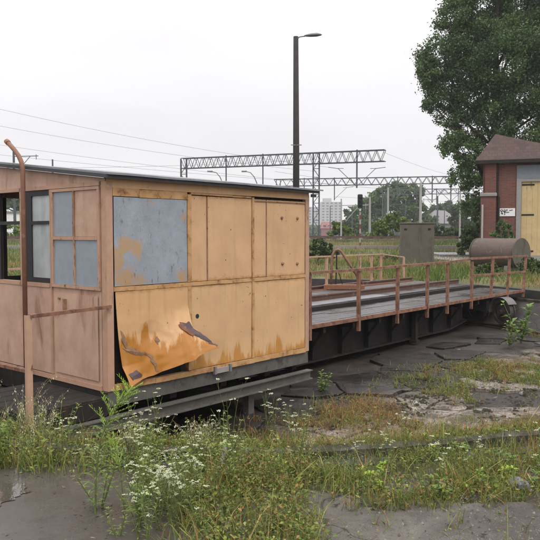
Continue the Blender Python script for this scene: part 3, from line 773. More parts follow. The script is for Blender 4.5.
dbar(y_d0, y_d1, 1.088, 1.12); dbar(y_d0, y_d1, 2.11, 2.14); dbar(y_d0+.04, y_d1-.04, 1.60, 1.635)
dbar(y_d0, y_d0+.035, 1.122, 2.108); dbar(y_d1-.035, y_d1, 1.122, 2.108)
dbar(.525, .555, 1.637, 2.108, M['seam']); dbar(.525, .55, 1.122, 1.598)
for (a, b, c, d_, mm) in ((.122,.523,1.637,2.108,M['pink']),(.557,.933,1.637,2.108,M['bluegrey2']),(.122,.523,1.122,1.598,M['bluegrey2']),(.552,.933,1.122,1.598,M['bluegrey2'])):
    end_panel('door_pane', a, b, c, d_, mm, -.008, random.random()*9, door)
for y, z in ((.82,.97),(.84,.80),(.90,.79)):
    mb = K(); mb.tube([(-.04,y,z),(-.012,y,z)], .012, 8); mb.build('bolt', M['seam'], door)
mb = K(); mb.box(-.05, -.012, .69, .72, .83, .97); mb.build('door_handle', M['seam'], door)
end_panel('end_panel', 1.012, D-.08, .13, 1.072, M['pink'], -.012, 40)
ebar(.082, D-.075, .068, .118, 'sill', M['pinkframe'])
# gable sheet under the sloping roof
RS = .115
mb = K(); y1 = D+.02
mb.add([(-.008,.0,ZT+.016),(-.008,y1,ZT+.016),(-.008,y1,ZT+.045+RS*y1),(-.008,0,ZT+.045),(.01,.0,ZT+.016),(.01,y1,ZT+.016),(.01,y1,ZT+.045+RS*y1),(.01,0,ZT+.045)],
       [(0,3,2,1),(4,5,6,7),(0,1,5,4),(1,2,6,5),(2,3,7,6),(3,0,4,7)])
mb.build('gable', M['pink'], cabin)
mb = K()
mb.add([(L-.008,.0,ZT),(L-.008,y1,ZT),(L-.008,y1,ZT+.045+RS*y1),(L-.008,0,ZT+.045),(L,.0,ZT),(L,y1,ZT),(L,y1,ZT+.045+RS*y1),(L,0,ZT+.045)],
       [(0,3,2,1),(4,5,6,7),(0,1,5,4),(1,2,6,5),(2,3,7,6),(3,0,4,7)])
mb.build('gable', M['orange_up'], cabin)
# black framed windows in the end wall, the nearer with its glass
w1 = K()
w1.box(-.012, .02, 1.385, 1.50, ZS+.022, 2.143)
w1.box(-.012, .02, .992, 1.384, 2.085, 2.143); w1.box(-.012, .02, .992, 1.384, ZS+.022, ZS+.075); w1.box(-.014, .02, .992, 1.384, 1.765, 1.805)
w1 = w1.build('window', M['black'], cabin)
mb = K(); mb.box(.002, .006, .992, 1.384, ZS+.076, 1.764); mb.build('pane', M['glass'], w1)
mb = K(); mb.box(.002, .006, .992, 1.384, 1.806, 2.084); mb.build('pane', M['glass'], w1)
w2 = K()
w2.box(-.012, .02, 2.09, 2.16, ZS+.022, 2.143); w2.box(-.012, .02, 1.622, 2.089, 1.77, 1.81)
w2.box(-.012, .02, 1.502, 1.558, ZS+.022, 2.143); w2.build('window', M['black'], cabin)
# roof
mb = K(); ya, yb = -.10, D+.16; xa, xb = -.07, L+.13
zr = lambda y: ZT+.05+RS*y
def slab(x0, x1, y0, y1, dz0, dz1, nx=16):
    for k in range(nx):
        a = x0+(x1-x0)*k/nx; b = x0+(x1-x0)*(k+1)/nx
        wa = .005*mnoise.noise((a*2, 0, 0)); wb = .005*mnoise.noise((b*2, 0, 0))
        mb.add([(a,y0,zr(y0)+dz0+wa),(b,y0,zr(y0)+dz0+wb),(b,y1,zr(y1)+dz0+wb),(a,y1,zr(y1)+dz0+wa),(a,y0,zr(y0)+dz1+wa),(b,y0,zr(y0)+dz1+wb),(b,y1,zr(y1)+dz1+wb),(a,y1,zr(y1)+dz1+wa)],
           [(0,3,2,1),(4,5,6,7),(0,1,5,4),(2,3,7,6)] + ([(3,0,4,7)] if k == 0 else []) + ([(1,2,6,5)] if k == nx-1 else []))
slab(xa, xb, ya, yb, .0, .035); rf = mb.build('roof', M['roofedge'], cabin)
mb = K(); slab(xa+.02, xb+.05, ya-.025, yb, .037, .058); mb.build('roof_sheet', M['roof'], rf)
mb = K(); mb.box(L+.02, L+.11, -.06, -.03, zr(0)-.06, zr(0)-.02); mb.build('bracket', M['timberbeam'], cabin)
# conduit pipe rising past the roof with a bent top
mb = K(); mb.tube([(-.12,1.36,-.02),(-.12,1.36,2.25),(-.12,1.36,2.38),(-.12,1.385,2.46),(-.12,1.44,2.53),(-.12,1.54,2.61),(-.12,1.66,2.69)], .026, 12)
mb.build('bent_pipe', M['pipe'], cabin, True)
mb = K(); mb.tube([(-.12,1.66,2.69),(-.12,1.70,2.715)], .031, 12); mb.build('pipe_cap', M['seam'], cabin)
# carrying beams beneath
for y, z0, x0, x1, mm in ((-.02, -.31, -1.0, L+.03, 'timberbeam'), (1.0, -.31, -.9, L+.02, 'girder'), (2.1, -.31, -.9, L+.02, 'girder')):
    mb = K(); h = .125
    mb.box(x0, x1, y-.05, y+.05, z0+h-.014, z0+h); mb.box(x0, x1, y-.05, y+.05, z0, z0+.014); mb.box(x0, x1, y-.006, y+.006, z0+.0145, z0+h-.0145)
    mb.build('carrying_beam', M[mm], cabin)
for x in (.15, .95, 1.75, 2.55, 3.1):
    mb = K(); mb.box(x-.05, x+.05, .10, D-.1, -.175, -.092); mb.build('cross_beam', M['girder'], cabin)
for x in (.60, -.35, 2.2):
    mb = K(); mb.box(x-.05, x+.05, .06, .16, -.62, -.32); mb.build('leg', M['timberbeam'], cabin)
# landing in front of the door with its hand rails
mb = K()
for k in range(6): mb.cbox(-.92, -.03, .02+.2*k, .21+.2*k, -.03, .015, .005)
mb.build('landing', M['girder'], cabin)
mb = K(); mb.box(-.92, -.01, .0, .018, -.17, -.005); mb.box(-.94, -.922, .0, 1.25, -.17, -.005); mb.box(-.012, -.002, .0, D, -.16, .06); mb.build('skirt', M['girder'], cabin)
mb = K(); mb.beam((-.86,-.03,.925),(.02,-.03,.945), .045, .012); mb.beam((-.86,-.05,.912),(.02,-.05,.932), .008, .03); mb.build('handrail', M['rail'], cabin)
mb = K(); mb.box(-.90,-.845,-.04,-.033,-.20,.925); mb.box(-.90,-.893,-.033,.0,-.20,.925); mb.build('railing_post', M['pinkframe'], cabin)
mb = K(); mb.beam((-.88,-.03,.415),(-.88,1.3,.40), .035, .03); mb.build('mid_rail', M['rail'], cabin)

# ------------------------------------------------------------------ foreground slabs (real sheets with ragged edges)
def wetmat(name, wet=True, base=(.088,.078,.067)):
    m, nt, out = newmat(name); v = coords(nt)
    n1 = tex(nt, v, .9, 8, .6, .4); n2 = tex(nt, v, 7, 9, .7); n3 = tex(nt, v, 130, 3, .8)
    c = mix(nt, ramp(nt, n2, .35, .7), base, tuple(b*.62 for b in base))
    c = mix(nt, mth(nt, 'MULTIPLY', ramp(nt, n3, .42, .30), .7 if not wet else .3), c, (.03,.026,.022))
    c = mix(nt, mth(nt, 'MULTIPLY', ramp(nt, n3, .55, .64), .8 if not wet else .3), c, (.19,.18,.165) if not wet else (.14,.13,.12))
    c = mix(nt, mth(nt, 'MULTIPLY', ramp(nt, n1, .42, .6), .7), c, (.05,.043,.037))
    n5 = tex(nt, v, 26, 6, .75); c = mix(nt, mth(nt, 'MULTIPLY', ramp(nt, n5, .52, .66), .65), c, (.045,.038,.03))
    vo = N(nt, 'ShaderNodeTexVoronoi', feature='DISTANCE_TO_EDGE'); vo.inputs['Scale'].default_value = .7
    ad = N(nt, 'ShaderNodeVectorMath', operation='ADD'); wn = N(nt, 'ShaderNodeTexNoise'); wn.inputs['Scale'].default_value = 2.5
    nt.links.new(v, wn.inputs['Vector']); nt.links.new(v, ad.inputs[0]); nt.links.new(wn.outputs['Color'], ad.inputs[1]); nt.links.new(ad.outputs[0], vo.inputs['Vector'])
    crack = ramp(nt, vo.outputs['Distance'], .014, .004)
    c = mix(nt, mth(nt, 'MULTIPLY', crack, 0 if wet else .85), c, (.02,.018,.014))
    if wet: r = mth(nt, 'ADD', mth(nt, 'MULTIPLY', ramp(nt, n1, .40, .66), .42), .07)
    else: r = .7
    finish(nt, out, c, r, 0, n3 if not wet else n2, .25 if wet else 1.0, .004 if wet else .010, .5); return m
M['slab'] = wetmat('wet_concrete_slab'); M['asphalt'] = wetmat('old_asphalt', False, (.165,.145,.125))
def slab_sheet(name, poly, zoff, m, label, jag=.03, thick=.03):
    # densify the outline and roughen it
    pts = []
    for (a, b) in zip(poly, poly[1:]+poly[:1]):
        n = max(2, int(hypot(b[0]-a[0], b[1]-a[1])/.07))
        for k in range(n):
            t = k/n; x = a[0]+(b[0]-a[0])*t; y = a[1]+(b[1]-a[1])*t
            j = mnoise.noise((x*3, y*3, 1))*jag*1.5 + mnoise.noise((x*14, y*14, 5))*jag
            pts.append((x+j, y+j*.8))
    mb = MB(); mb.prism(pts, -thick, zoff); return tag(mb.build(name, m), label, kind='structure')
slab_sheet('concrete_slab', [(-3.6,2.4),(-.62,2.4),(-.30,3.4),(-.42,4.3),(-.62,4.62),(-1.15,4.74),(-1.70,4.78),(-2.05,4.60),(-3.6,4.2)], .030, M['slab'], 'wet grey concrete slab in the near left foreground')
slab_sheet('asphalt_patch', [(-.12,2.4),(3.2,2.4),(3.2,4.10),(2.2,4.02),(1.5,4.10),(.75,4.16),(.35,4.30),(.02,4.36),(-.14,4.1),(-.2,3.4)], .022, M['asphalt'], 'cracked grey asphalt along the bottom right foreground', jag=.05)
# puddle on the slab
def watermat():
    m, nt, out = newmat('puddle_water'); v = coords(nt)
    n = tex(nt, v, 14, 3, .5)
    finish(nt, out, (.065,.056,.047), .03, 0, n, .10, .01, .7); return m
pm = MB(); pts = []
for k in range(120):
    a = 2*pi*k/120; rr = 1+.45*mnoise.noise((cos(a)*1.6, sin(a)*1.6, 3))+.28*mnoise.noise((cos(a)*5, sin(a)*5, 3))
    pts.append((-1.93+.40*rr*cos(a), 4.2+.30*rr*sin(a), .034))
pm.add(pts, [tuple(range(120))]); tag(pm.build('puddle', watermat()), 'shallow rain puddle on the wet slab', kind='structure')

# ------------------------------------------------------------------ vegetation
M['grass'] = leafmat('grass_blades', (1,1,1), .3)
M['leaf'] = leafmat('tree_leaves', (1,1,1), .3, .55)
M['stalk'] = weather('green_stalk', (.10,.13,.035), (.08,.09,.03), None, .7)
M['drystalk'] = weather('dry_stalk', (.28,.21,.11), (.2,.14,.07), None, .8)
M['flower'] = weather('white_blossom', (.44,.46,.31), (.30,.33,.17), None, .8)
M['seed'] = weather('pale_seed', (.55,.55,.36), (.42,.42,.25), None, .8)

def blades(name, xs, ys, h, w, cols, lean=.35, label=None, cat=None, mat=None):
    n = len(xs); z = gz(xs, ys) - .01 + (.03 if 'pit' in name else 0)
    az = rng.uniform(0, 2*pi, n); fa = rng.uniform(0, 2*pi, n); ln = h*np.abs(rng.normal(0, lean*1.5, n))
    dx, dy = np.cos(az), np.sin(az); wx, wy = np.cos(fa), np.sin(fa)
    V = np.zeros((n, 7, 3), np.float32)
    base = np.stack([xs, ys, z], 1)
    for j, (t, wf) in enumerate(((0, 1), (.35, .85), (.7, .55))):
        c = base + np.stack([dx*ln*t*t, dy*ln*t*t, h*t*(1-.12*t)], 1)
        o = np.stack([wx*w*wf*.5, wy*w*wf*.5, np.zeros(n)], 1)
        V[:, 2*j] = c-o; V[:, 2*j+1] = c+o
    V[:, 6] = base + np.stack([dx*ln, dy*ln, h*.9*np.sqrt(np.clip(1-(ln/h)**2*.45, .08, 1))], 1)
    b = (np.arange(n)*7)[:, None]
    fs = np.concatenate([b+np.array([[0,1,3,2]]), b+np.array([[2,3,5,4]]), b+np.array([[4,5,6]])], 1).ravel()
    sizes = np.tile([4,4,3], n)
    T = np.repeat(cols[:, None, :], 7, 1).reshape(-1, 3)
    o = raw(name, V.reshape(-1, 3), fs, sizes, mat or M['grass'], T)
    return tag(o, label, cat, kind='stuff')

def clutter(name, xs, ys, hmax, size, cols, label, cat):
    """small broad leaves at all heights: the leafy part of a weed carpet"""
    n = len(xs); z0 = gz(xs, ys) + (.035 if 'pit' in name else 0); z = z0 + hmax*rng.uniform(.02, 1, n)**1.3
    d = rng.normal(0, 1, (n, 3)); d[:, 2] = np.abs(d[:, 2])*.7; d /= np.linalg.norm(d, axis=1)[:, None]
    sd = np.cross(d, rng.normal(0, .4, (n, 3))+np.array([0,0,1])); sd /= np.linalg.norm(sd, axis=1)[:, None]
    p_ = np.stack([xs, ys, z], 1); L_ = (size*rng.uniform(.5, 1.5, n))[:, None]; W_ = L_*rng.uniform(.14, .34, n)[:, None]
    up = np.cross(sd, d)
    V = np.stack([p_, p_+d*L_*.5+sd*W_+up*W_*.3, p_+d*L_-up*L_*.1, p_+d*L_*.5-sd*W_+up*W_*.3], 1)
    fs = (np.arange(n)*4)[:, None]+np.array([[0,1,2,0,2,3]])
    return tag(raw(name, V.reshape(-1, 3), fs.ravel(), np.full(n*2, 3), M['grass'], np.repeat(cols, 4, 0)), label, cat, kind='stuff')

GREEN = np.array([[.14,.19,.035],[.20,.235,.045],[.09,.135,.03],[.25,.26,.06],[.14,.17,.05]])
DRY = np.array([[.38,.27,.10],[.32,.19,.07],[.26,.13,.05],[.42,.33,.16],[.22,.095,.04]])
def pick(pal, n, var=.2):
    return pal[rng.integers(0, len(pal), n)]*rng.uniform(1-var, 1+var, (n, 1))
def sample(n, x0, x1, y0, y1, dens):
    xs = rng.uniform(x0, x1, n); ys = rng.uniform(y0, y1, n)
    k = rng.uniform(0, 1, n) < dens(xs, ys); return xs[k], ys[k]
def rad(x, y): return np.hypot(x-C.x, y-C.y)
def ss(x, a, b): return sstep(x, a, b)
# --- density of growth along the rim and on the apron
def d_rim(x, y):
    r = rad(x, y); n = fbm(x, y, 1.6, 1); n2 = fbm(x, y, 5, 9)
    band = ss(r, 8.0, 8.5)*(1-ss(r, 9.35, 9.85))
    left = 1-.55*ss(x, -1.9, -1.5)*(1-ss(x, -.75, -.35))*ss(r, 9.0, 9.15)    # the slab lies here
    d = band*left*(1-.45*ss(-x, .4, 1.2))*(.35+.9*ss(n, .35, .6))*(.4+.8*ss(n2, .3, .6))
    slab = ((x < -.38) & (y < 4.72) & (y > 2) & (x > -1.95)) | ((x > .1) & (y < 4.08))
    d = d*np.where((r > 8.60) & (r < 8.99), .12, 1)*(.25+.75*ss(fbm(x, y, 3.2, 71), .38, .55))
    return np.where(slab, 0, d)
xs, ys = sample(210000, -5, 6, 4.0, 9.5, d_rim)
n = len(xs); m1 = fbm(xs, ys, 1.1, 4)+rng.normal(0, .08, n) > .47
def hcl(n, a, b, s=.3): return np.clip(rng.lognormal(0, s, n), .4, 2.2)*rng.uniform(a, b, n)
blades('grass', xs[m1], ys[m1], hcl(m1.sum(), .06, .17), rng.uniform(.003,.008, m1.sum()), pick(GREEN, m1.sum()), .45, 'green grass along the near rim of the pit', 'grass')
blades('dry_grass', xs[~m1], ys[~m1], hcl((~m1).sum(), .05, .17), rng.uniform(.002,.006, (~m1).sum()), pick(np.concatenate([DRY, GREEN[:2]]), (~m1).sum()), .45, 'straw coloured dry grass along the near rim of the pit', 'grass')
xs, ys = sample(26000, -3, 4, 4.1, 6.2, lambda x, y: d_rim(x, y)*ss(fbm(x, y, 1.4, 61), .5, .6)); n = len(xs)
blades('dry_stalks', xs, ys, hcl(n, .12, .30), rng.uniform(.0015,.003, n), pick(np.concatenate([DRY, GREEN[:1]]), n), .3, 'thin dry stalks standing above the rim grass', 'grass')
# --- tufts on the concrete apron and in its cracks
def spot(x, y, cx, cy, rx, ry): return np.exp(-(((x-cx)/rx)**2 + ((y-cy)/ry)**2))
def d_pit(x, y):
    r = rad(x, y); n = fbm(x, y, 1.2, 6); n2 = fbm(x, y, 4, 7)
    q = (x-C.x-.0)*NN.x + (y-C.y)*NN.y
    d = ss(n*.6+n2*.4, .50, .60)*ss(-q, 3.6, 4.6)*.55 + ss(r, 6.9, 8.2)*.75*ss(n2, .35, .55)
    sp_ = 1.0*spot(x, y, 3.7, 11.6, .9, .32) + .95*spot(x, y, 4.7, 11.0, .7, .6) + 1.0*spot(x, y, 1.15, 8.9, .40, .42) + .6*spot(x, y, .6, 7.0, .9, .45) + .6*spot(x, y, 2.6, 7.6, 1.3, .5)
    sp_ = sp_*ss(n2, .32, .5)
    e_ = edge_dist(x, y)
    return np.where((r < 8.45), np.clip(d, 0, 1)*ss(-q, 3.1, 3.9)*(.12+.88*(1-ss(e_, .05, .22))+.45*ss(r, 7.6, 8.3)) + np.clip(sp_, 0, 1)*.85, 0)
xs, ys = sample(420000, -4, 8.2, 5.4, 16, d_pit)
n = len(xs); m1 = fbm(xs, ys, .8, 14)+rng.normal(0, .09, n) - .5*spot(xs, ys, 1.15, 8.9, .6, .6) - .3*spot(xs, ys, 3.6, 11.6, 1.0, .5) + .3*spot(xs, ys, 4.9, 10.9, .7, .7) > .50
blades('pit_grass', xs[m1], ys[m1], hcl(m1.sum(), .05, .15), rng.uniform(.004,.009, m1.sum()), pick(GREEN, m1.sum()), .5, 'low green grass in the cracks of the pit floor', 'grass')
blades('dry_pit_grass', xs[~m1], ys[~m1], hcl((~m1).sum(), .05, .16), rng.uniform(.003,.007, (~m1).sum()), pick(DRY[[0,1,2,4]], (~m1).sum()), .5, 'orange brown dry grass tufts on the pit floor', 'grass')
# --- rank growth at the foot of the cabin, left
def d_left(x, y):
    r = rad(x, y); n = fbm(x, y, 2, 8)
    return ss(r, 7.6, 8.2)*(1-ss(r, 9.15, 9.45))*(1-ss(x, -1.0, -.1))*(.1+.9*ss(n, .38, .58))*(y > 4.5)
xs, ys = sample(36000, -4.5, 0, 4.4, 8, d_left)
hl = .27 - .15*ss(xs, -1.9, -.6)
n = len(xs); blades('tall_grass', xs, ys, hcl(n, .5, 1.15)*hl, rng.uniform(.004,.009, n), pick(np.concatenate([GREEN*.9, GREEN, DRY[:1]]), n), .4, 'rank tall grass and weeds at the foot of the cabin', 'grass')
xs, ys = sample(120000, -4.5, .4, 4.4, 8, d_left); n = len(xs)
clutter('leafy_weeds', xs, ys, .24-.12*ss(xs, -1.9, -.6), .024, pick(np.concatenate([GREEN*.8, GREEN, GREEN*1.2]), n), 'leafy undergrowth at the foot of the cabin', 'ground cover')
xs, ys = sample(130000, -4, 4, 4.1, 6.2, lambda x, y: d_rim(x, y)*(.15+ss(fbm(x, y, 2.3, 41), .42, .6))); n = len(xs)
PAL = np.concatenate([GREEN*.9, GREEN*1.1, DRY[1:3]*.9, GREEN*.7, np.array([[.10,.06,.03]])])
clutter('leafy_rim_weeds', xs, ys, .03+.13*fbm(xs, ys, 2.0, 42), .022, pick(PAL, n), 'small leafy weeds, green and reddish, along the rim', 'ground cover')
xs, ys = sample(240000, -4, 8, 5.4, 14, lambda x, y: d_pit(x, y)*.8); n = len(xs)
clutter('pit_weeds', xs, ys, .02+.09*fbm(xs, ys, 1.5, 43), .03, pick(PAL, n), 'small leafy weeds in the cracks of the pit floor', 'ground cover')
# --- small plants and moss between slab and asphalt and on the ground
def d_mid(x, y):
    n = fbm(x, y, 3, 11)
    a = ss(x, -.62, -.35)*(1-ss(x, .05, .35))*(y < 4.9)
    b = (y > 4.0)*(y < 4.75)*.35*ss(n, .45, .6)
    c = .05*ss(fbm(x, y, 6, 3), .55, .65)*(x > -.2)
    return np.clip(a*(.3+ss(n, .35, .55)) + b*(x > 0) + c, 0, 1)
xs, ys = sample(100000, -.9, 3.4, 2.8, 4.9, d_mid)
n = len(xs); clutter('low_leaves', xs, ys, .03+.17*ss(fbm(xs, ys, 2.5, 44), .35, .65), .024, pick(PAL, n), 'leafy low weeds between the slab and the asphalt', 'ground cover')
blades('low_weeds', xs, ys, hcl(n, .05, .17), rng.uniform(.003,.008, n), pick(np.concatenate([GREEN, GREEN, DRY[1:4]]), n), .5, 'mixed low weeds between the slab and the asphalt', 'ground cover')
# --- beyond the pit: dry meadow
def d_far(x, y):
    n = fbm(x, y, .5, 12); r = rad(x, y)
    return (r > 9.3)*(.3+.7*ss(n, .35, .6))
def wedge(n, y0, y1, m=2):
    u = rng.uniform(0, 1, n); y = y0+(y1-y0)*u**1.3; x = rng.uniform(-1, 1, n)*(y*.43+m); return x, y
xs, ys = wedge(170000, 14, 68); k = rng.uniform(0, 1, len(xs)) < d_far(xs, ys); xs, ys = xs[k], ys[k]
n = len(xs); m1 = fbm(xs, ys, .25, 15)+rng.normal(0, .08, n) - .14*(1-ss(ys, 21, 30)) > .41
blades('meadow_grass', xs[m1], ys[m1], hcl(m1.sum(), .12, .34), rng.uniform(.015,.035, m1.sum()), pick(GREEN*np.array([.62,.72,.7]), m1.sum()), .4, 'green meadow grass beyond the turntable', 'grass')
blades('dry_meadow_grass', xs[~m1], ys[~m1], hcl((~m1).sum(), .12, .34), rng.uniform(.012,.028, (~m1).sum()), pick(np.concatenate([DRY[[0,1,3]]*.8, GREEN[1:2]*.8]), (~m1).sum()), .4, 'dry yellow meadow grass beyond the turntable', 'grass')
# --- moss clumps and stones scattered on the apron
xs, ys = sample(30000, -2, 7.5, 5.5, 13, lambda x, y: (rad(x, y) < 8.4)*ss(fbm(x, y, 1.6, 21), .44, .62)*ss(fbm(x, y, 6, 22), .42, .62)*ss(-((x-C.x)*NN.x+(y-C.y)*NN.y), 3.6, 4.6))
mb = MB()
for x, y in zip(xs, ys):
    s = .008+.032*random.random()**2.2; z = float(gz(x, y))+.045; a0 = random.random()*6
    P = [(x+s*cos(a0+k*pi/3)*random.uniform(.7,1.2), y+s*sin(a0+k*pi/3)*random.uniform(.7,1.2), z-.005) for k in range(6)]
    Q = [(x+(p_[0]-x)*.6, y+(p_[1]-y)*.6, z+s*random.uniform(.15,.45)) for p_ in P]
    mb.add(P+Q+[(x, y, z+s*.4)], [(k, (k+1) % 6, (k+1) % 6+6, k+6) for k in range(6)]+[(k+6, (k+1) % 6+6, 12) for k in range(6)])
tag(mb.build('moss_clumps', M['moss'], smooth=True), 'small dark moss clumps on the pit slabs', 'moss', kind='stuff')
mb = MB()
xs, ys = sample(14000, -2.4, 3.2, 2.9, 5.0, lambda x, y: .3+.7*ss(fbm(x, y, 3, 31), .4, .6))
for x, y in zip(xs, ys):
    s = random.uniform(.002, .007) if random.random() < .96 else random.uniform(.008,.015); z = max(float(gz(x, y)), 0)+.022; a0 = random.random()*6
    P = [(x+s*cos(a0+k*pi/2.5)*random.uniform(.7,1.2), y+s*sin(a0+k*pi/2.5)*random.uniform(.7,1.2), z-.004) for k in range(5)]
    mb.add(P+[(x, y, z+s*.7)], [(k, (k+1) % 5, 5) for k in range(5)])
tag(mb.build('gravel', M['stone']), 'small loose stones over the foreground', 'gravel', kind='stuff')

def litter(name, n, x0, x1, y0, y1, dens, size, cols, label, zo):
    xs, ys = sample(n, x0, x1, y0, y1, dens); n = len(xs); z = gz(xs, ys)+zo+rng.uniform(0, .006, n)
    a = rng.uniform(0, 2*pi, n); L_ = size*rng.lognormal(0, .5, n); W_ = L_*rng.uniform(.12, .6, n)
    dx, dy = np.cos(a)*L_, np.sin(a)*L_; ex, ey = -np.sin(a)*W_, np.cos(a)*W_
    t = rng.normal(0, .25, (n, 2))*L_[:, None]
    V = np.stack([np.stack([xs-dx, ys-dy, z+np.abs(t[:,0])], 1), np.stack([xs+ex, ys+ey, z], 1), np.stack([xs+dx, ys+dy, z+np.abs(t[:,1])], 1), np.stack([xs-ex, ys-ey, z+.001], 1)], 1).reshape(-1, 3)
    tag(raw(name, V, np.arange(n*4), np.full(n, 4), M['grass'], np.repeat(pick(cols, n, .4), 4, 0)), label, 'litter', kind='stuff')
BROWN = np.array([[.10,.065,.04],[.06,.042,.03],[.16,.10,.055],[.05,.045,.03],[.22,.17,.10],[.035,.028,.02]])
litter('dead_leaf_litter', 16000, -2.4, 3.4, 2.9, 5.0, lambda x, y: .15+.85*ss(fbm(x, y, 2.2, 51), .42, .62), .0055, BROWN, 'dead leaf and straw litter over the foreground paving', .026)
litter('pit_litter', 42000, -3, 8, 5.2, 16, lambda x, y: (rad(x, y) < 8.5)*(.08+.92*ss(fbm(x, y, 1.5, 52), .42, .6))*ss(-((x-C.x)*NN.x+(y-C.y)*NN.y), 3.0, 4.6), .012, BROWN, 'brown debris and dead leaves over the pit slabs', .042)
# --- individual plants
def leafquad(mb, p, d, up, L_, W_):
    """folded leaf: base p, direction d"""
    d = Vector(d).normalized(); s = d.cross(Vector(up)); 
    if s.length < 1e-3: s = Vector((1,0,0))
    s.normalize(); p = Vector(p); u = s.cross(d)
    mid = p + d*L_*.5 + u*L_*.06; tip = p + d*L_ - u*L_*.08
    mb.add([p, mid+s*W_*.5+u*W_*.15, mid, mid-s*W_*.5+u*W_*.15, tip], [(0,1,2),(0,2,3),(1,4,2),(2,4,3)])
LM = {}
def flatleaf(name, c):
    m, nt, out = newmat(name); v = coords(nt); n1 = tex(nt, v, 14, 3, .5)
    oi = N(nt, 'ShaderNodeObjectInfo')
    cc = mix(nt, n1, tuple(x*.75 for x in c), tuple(x*1.25 for x in c))
    cc = mix(nt, mth(nt, 'MULTIPLY', oi.outputs['Random'], .45), cc, (c[0]*1.5, c[1]*1.15, c[2]*1.1))
    d = N(nt, 'ShaderNodeBsdfPrincipled'); nt.links.new(cc, d.inputs['Base Color']); d.inputs['Roughness'].default_value = .55
    t = N(nt, 'ShaderNodeBsdfTranslucent'); nt.links.new(cc, t.inputs['Color'])
    mx = N(nt, 'ShaderNodeMixShader'); mx.inputs[0].default_value = .3
    nt.links.new(d.outputs[0], mx.inputs[1]); nt.links.new(t.outputs[0], mx.inputs[2]); nt.links.new(mx.outputs[0], out.inputs[0]); return m
LM['weed'] = flatleaf('weed_leaf', (.17,.225,.055)); LM['bright'] = flatleaf('bright_fresh_leaf', (.30,.46,.05)); LM['herb'] = flatleaf('herb_leaf', (.13,.22,.04)); LM['lime'] = flatleaf('lime_leaf', (.21,.29,.05)); LM['silver'] = flatleaf('silvery_leaf', (.24,.29,.15)); LM['dull'] = flatleaf('dull_leaf', (.13,.17,.06))

def umbel_weed(seed, h=.45, heads=7, spread=.14):
    random.seed(seed); root = empty('flowering_weed')
    st = MB(); lf = MB(); heads_ = []
    for s in range(random.randint(4, 6)):
        a = random.uniform(0, 2*pi); hh = h*random.uniform(.6, 1.05); b = spread*random.uniform(.3, 1)
        pts = [Vector((cos(a)*b*t*t+.01*sin(5*t+s), sin(a)*b*t*t, hh*t)) for t in (0,.25,.5,.75,1)]
        st.tube(pts, [.0032,.0028,.0023,.0018,.0012], 4)
        for k in range(9):
            t = random.uniform(.08, .9); p = Vector((cos(a)*b*t*t, sin(a)*b*t*t, hh*t)); aa = random.uniform(0, 2*pi)
            leafquad(lf, p, (cos(aa), sin(aa), random.uniform(-.1,.7)), (0,0,1), random.uniform(.025,.06), random.uniform(.005,.013))
        for k in range(random.randint(1, max(1, heads//2-1))):
            t0 = random.uniform(.6, .95); p0 = Vector((cos(a)*b*t0*t0, sin(a)*b*t0*t0, hh*t0)); aa = random.uniform(0, 2*pi)
            q = p0 + Vector((cos(aa)*.05, sin(aa)*.05, random.uniform(.05, .11)))
            st.tube([p0, (p0+q)/2+Vector((0,0,-.006)), q], .001, 3)
            fl = MB(); heads_.append(fl); rr_ = random.uniform(.008, .026); tx, ty = random.uniform(-.3,.3), random.uniform(-.3,.3)
            for j in range(int(rr_*900)+3):
                b2 = random.uniform(0, 2*pi); r2 = rr_*sqrt(random.random()); c_ = q + Vector((cos(b2)*r2, sin(b2)*r2, tx*cos(b2)*r2+ty*sin(b2)*r2+random.uniform(-.002,.002)))
                s_ = random.uniform(.0025, .0055); a3 = random.random()*3
                fl.add([c_+Vector((cos(a3+i*pi/2)*s_, sin(a3+i*pi/2)*s_, random.uniform(-.001,.001))) for i in range(4)]+[c_+Vector((0,0,s_*.8))], [(0,1,4),(1,2,4),(2,3,4),(3,0,4)])
    st.build('stem', M['stalk'], root); lf.build('leaves', LM['weed'], root); 
    for fl in heads_: fl.build('flower_head', M['flower'], root)
    random.seed(seed*3+1); return root
def seed_grass(seed, h=.75):
    random.seed(seed); root = empty('seeding_grass'); st = MB(); lf = MB(); sd = MB()
    for s in range(12):
        a = random.uniform(0, 2*pi); hh = h*random.uniform(.65, 1.05); b = random.uniform(.06, .42)*h
        P = lambda t: Vector((cos(a)*b*t**2.2, sin(a)*b*t**2.2, hh*t*(1-.12*t*t)))
        st.tube([P(t) for t in (0,.3,.55,.8,1)], [.002,.0018,.0014,.001,.0007], 4)
        for k in range(3):
            t = random.uniform(.05,.5); aa = random.uniform(0, 2*pi); leafquad(lf, P(t), (cos(aa)*.6, sin(aa)*.6, 1), (0,0,1), random.uniform(.12,.28), random.uniform(.005,.01))
        for k in range(9):
            t = .68+.32*k/9; p = P(t); aa = random.uniform(0, 2*pi); q = p+Vector((cos(aa)*.022, sin(aa)*.022, -.008+random.uniform(-.01,.01)))
            st.tube([p, q], .0005, 3, caps=False)
            leafquad(sd, q, (cos(aa)*.4, sin(aa)*.4, -1), (cos(aa), sin(aa), .3), random.uniform(.014,.026), random.uniform(.005,.009))
    st.build('stem', M['drystalk'], root); lf.build('leaves', LM['dull'], root); sd.build('seeds', M['seed'], root)
    random.seed(seed*3+1); return root
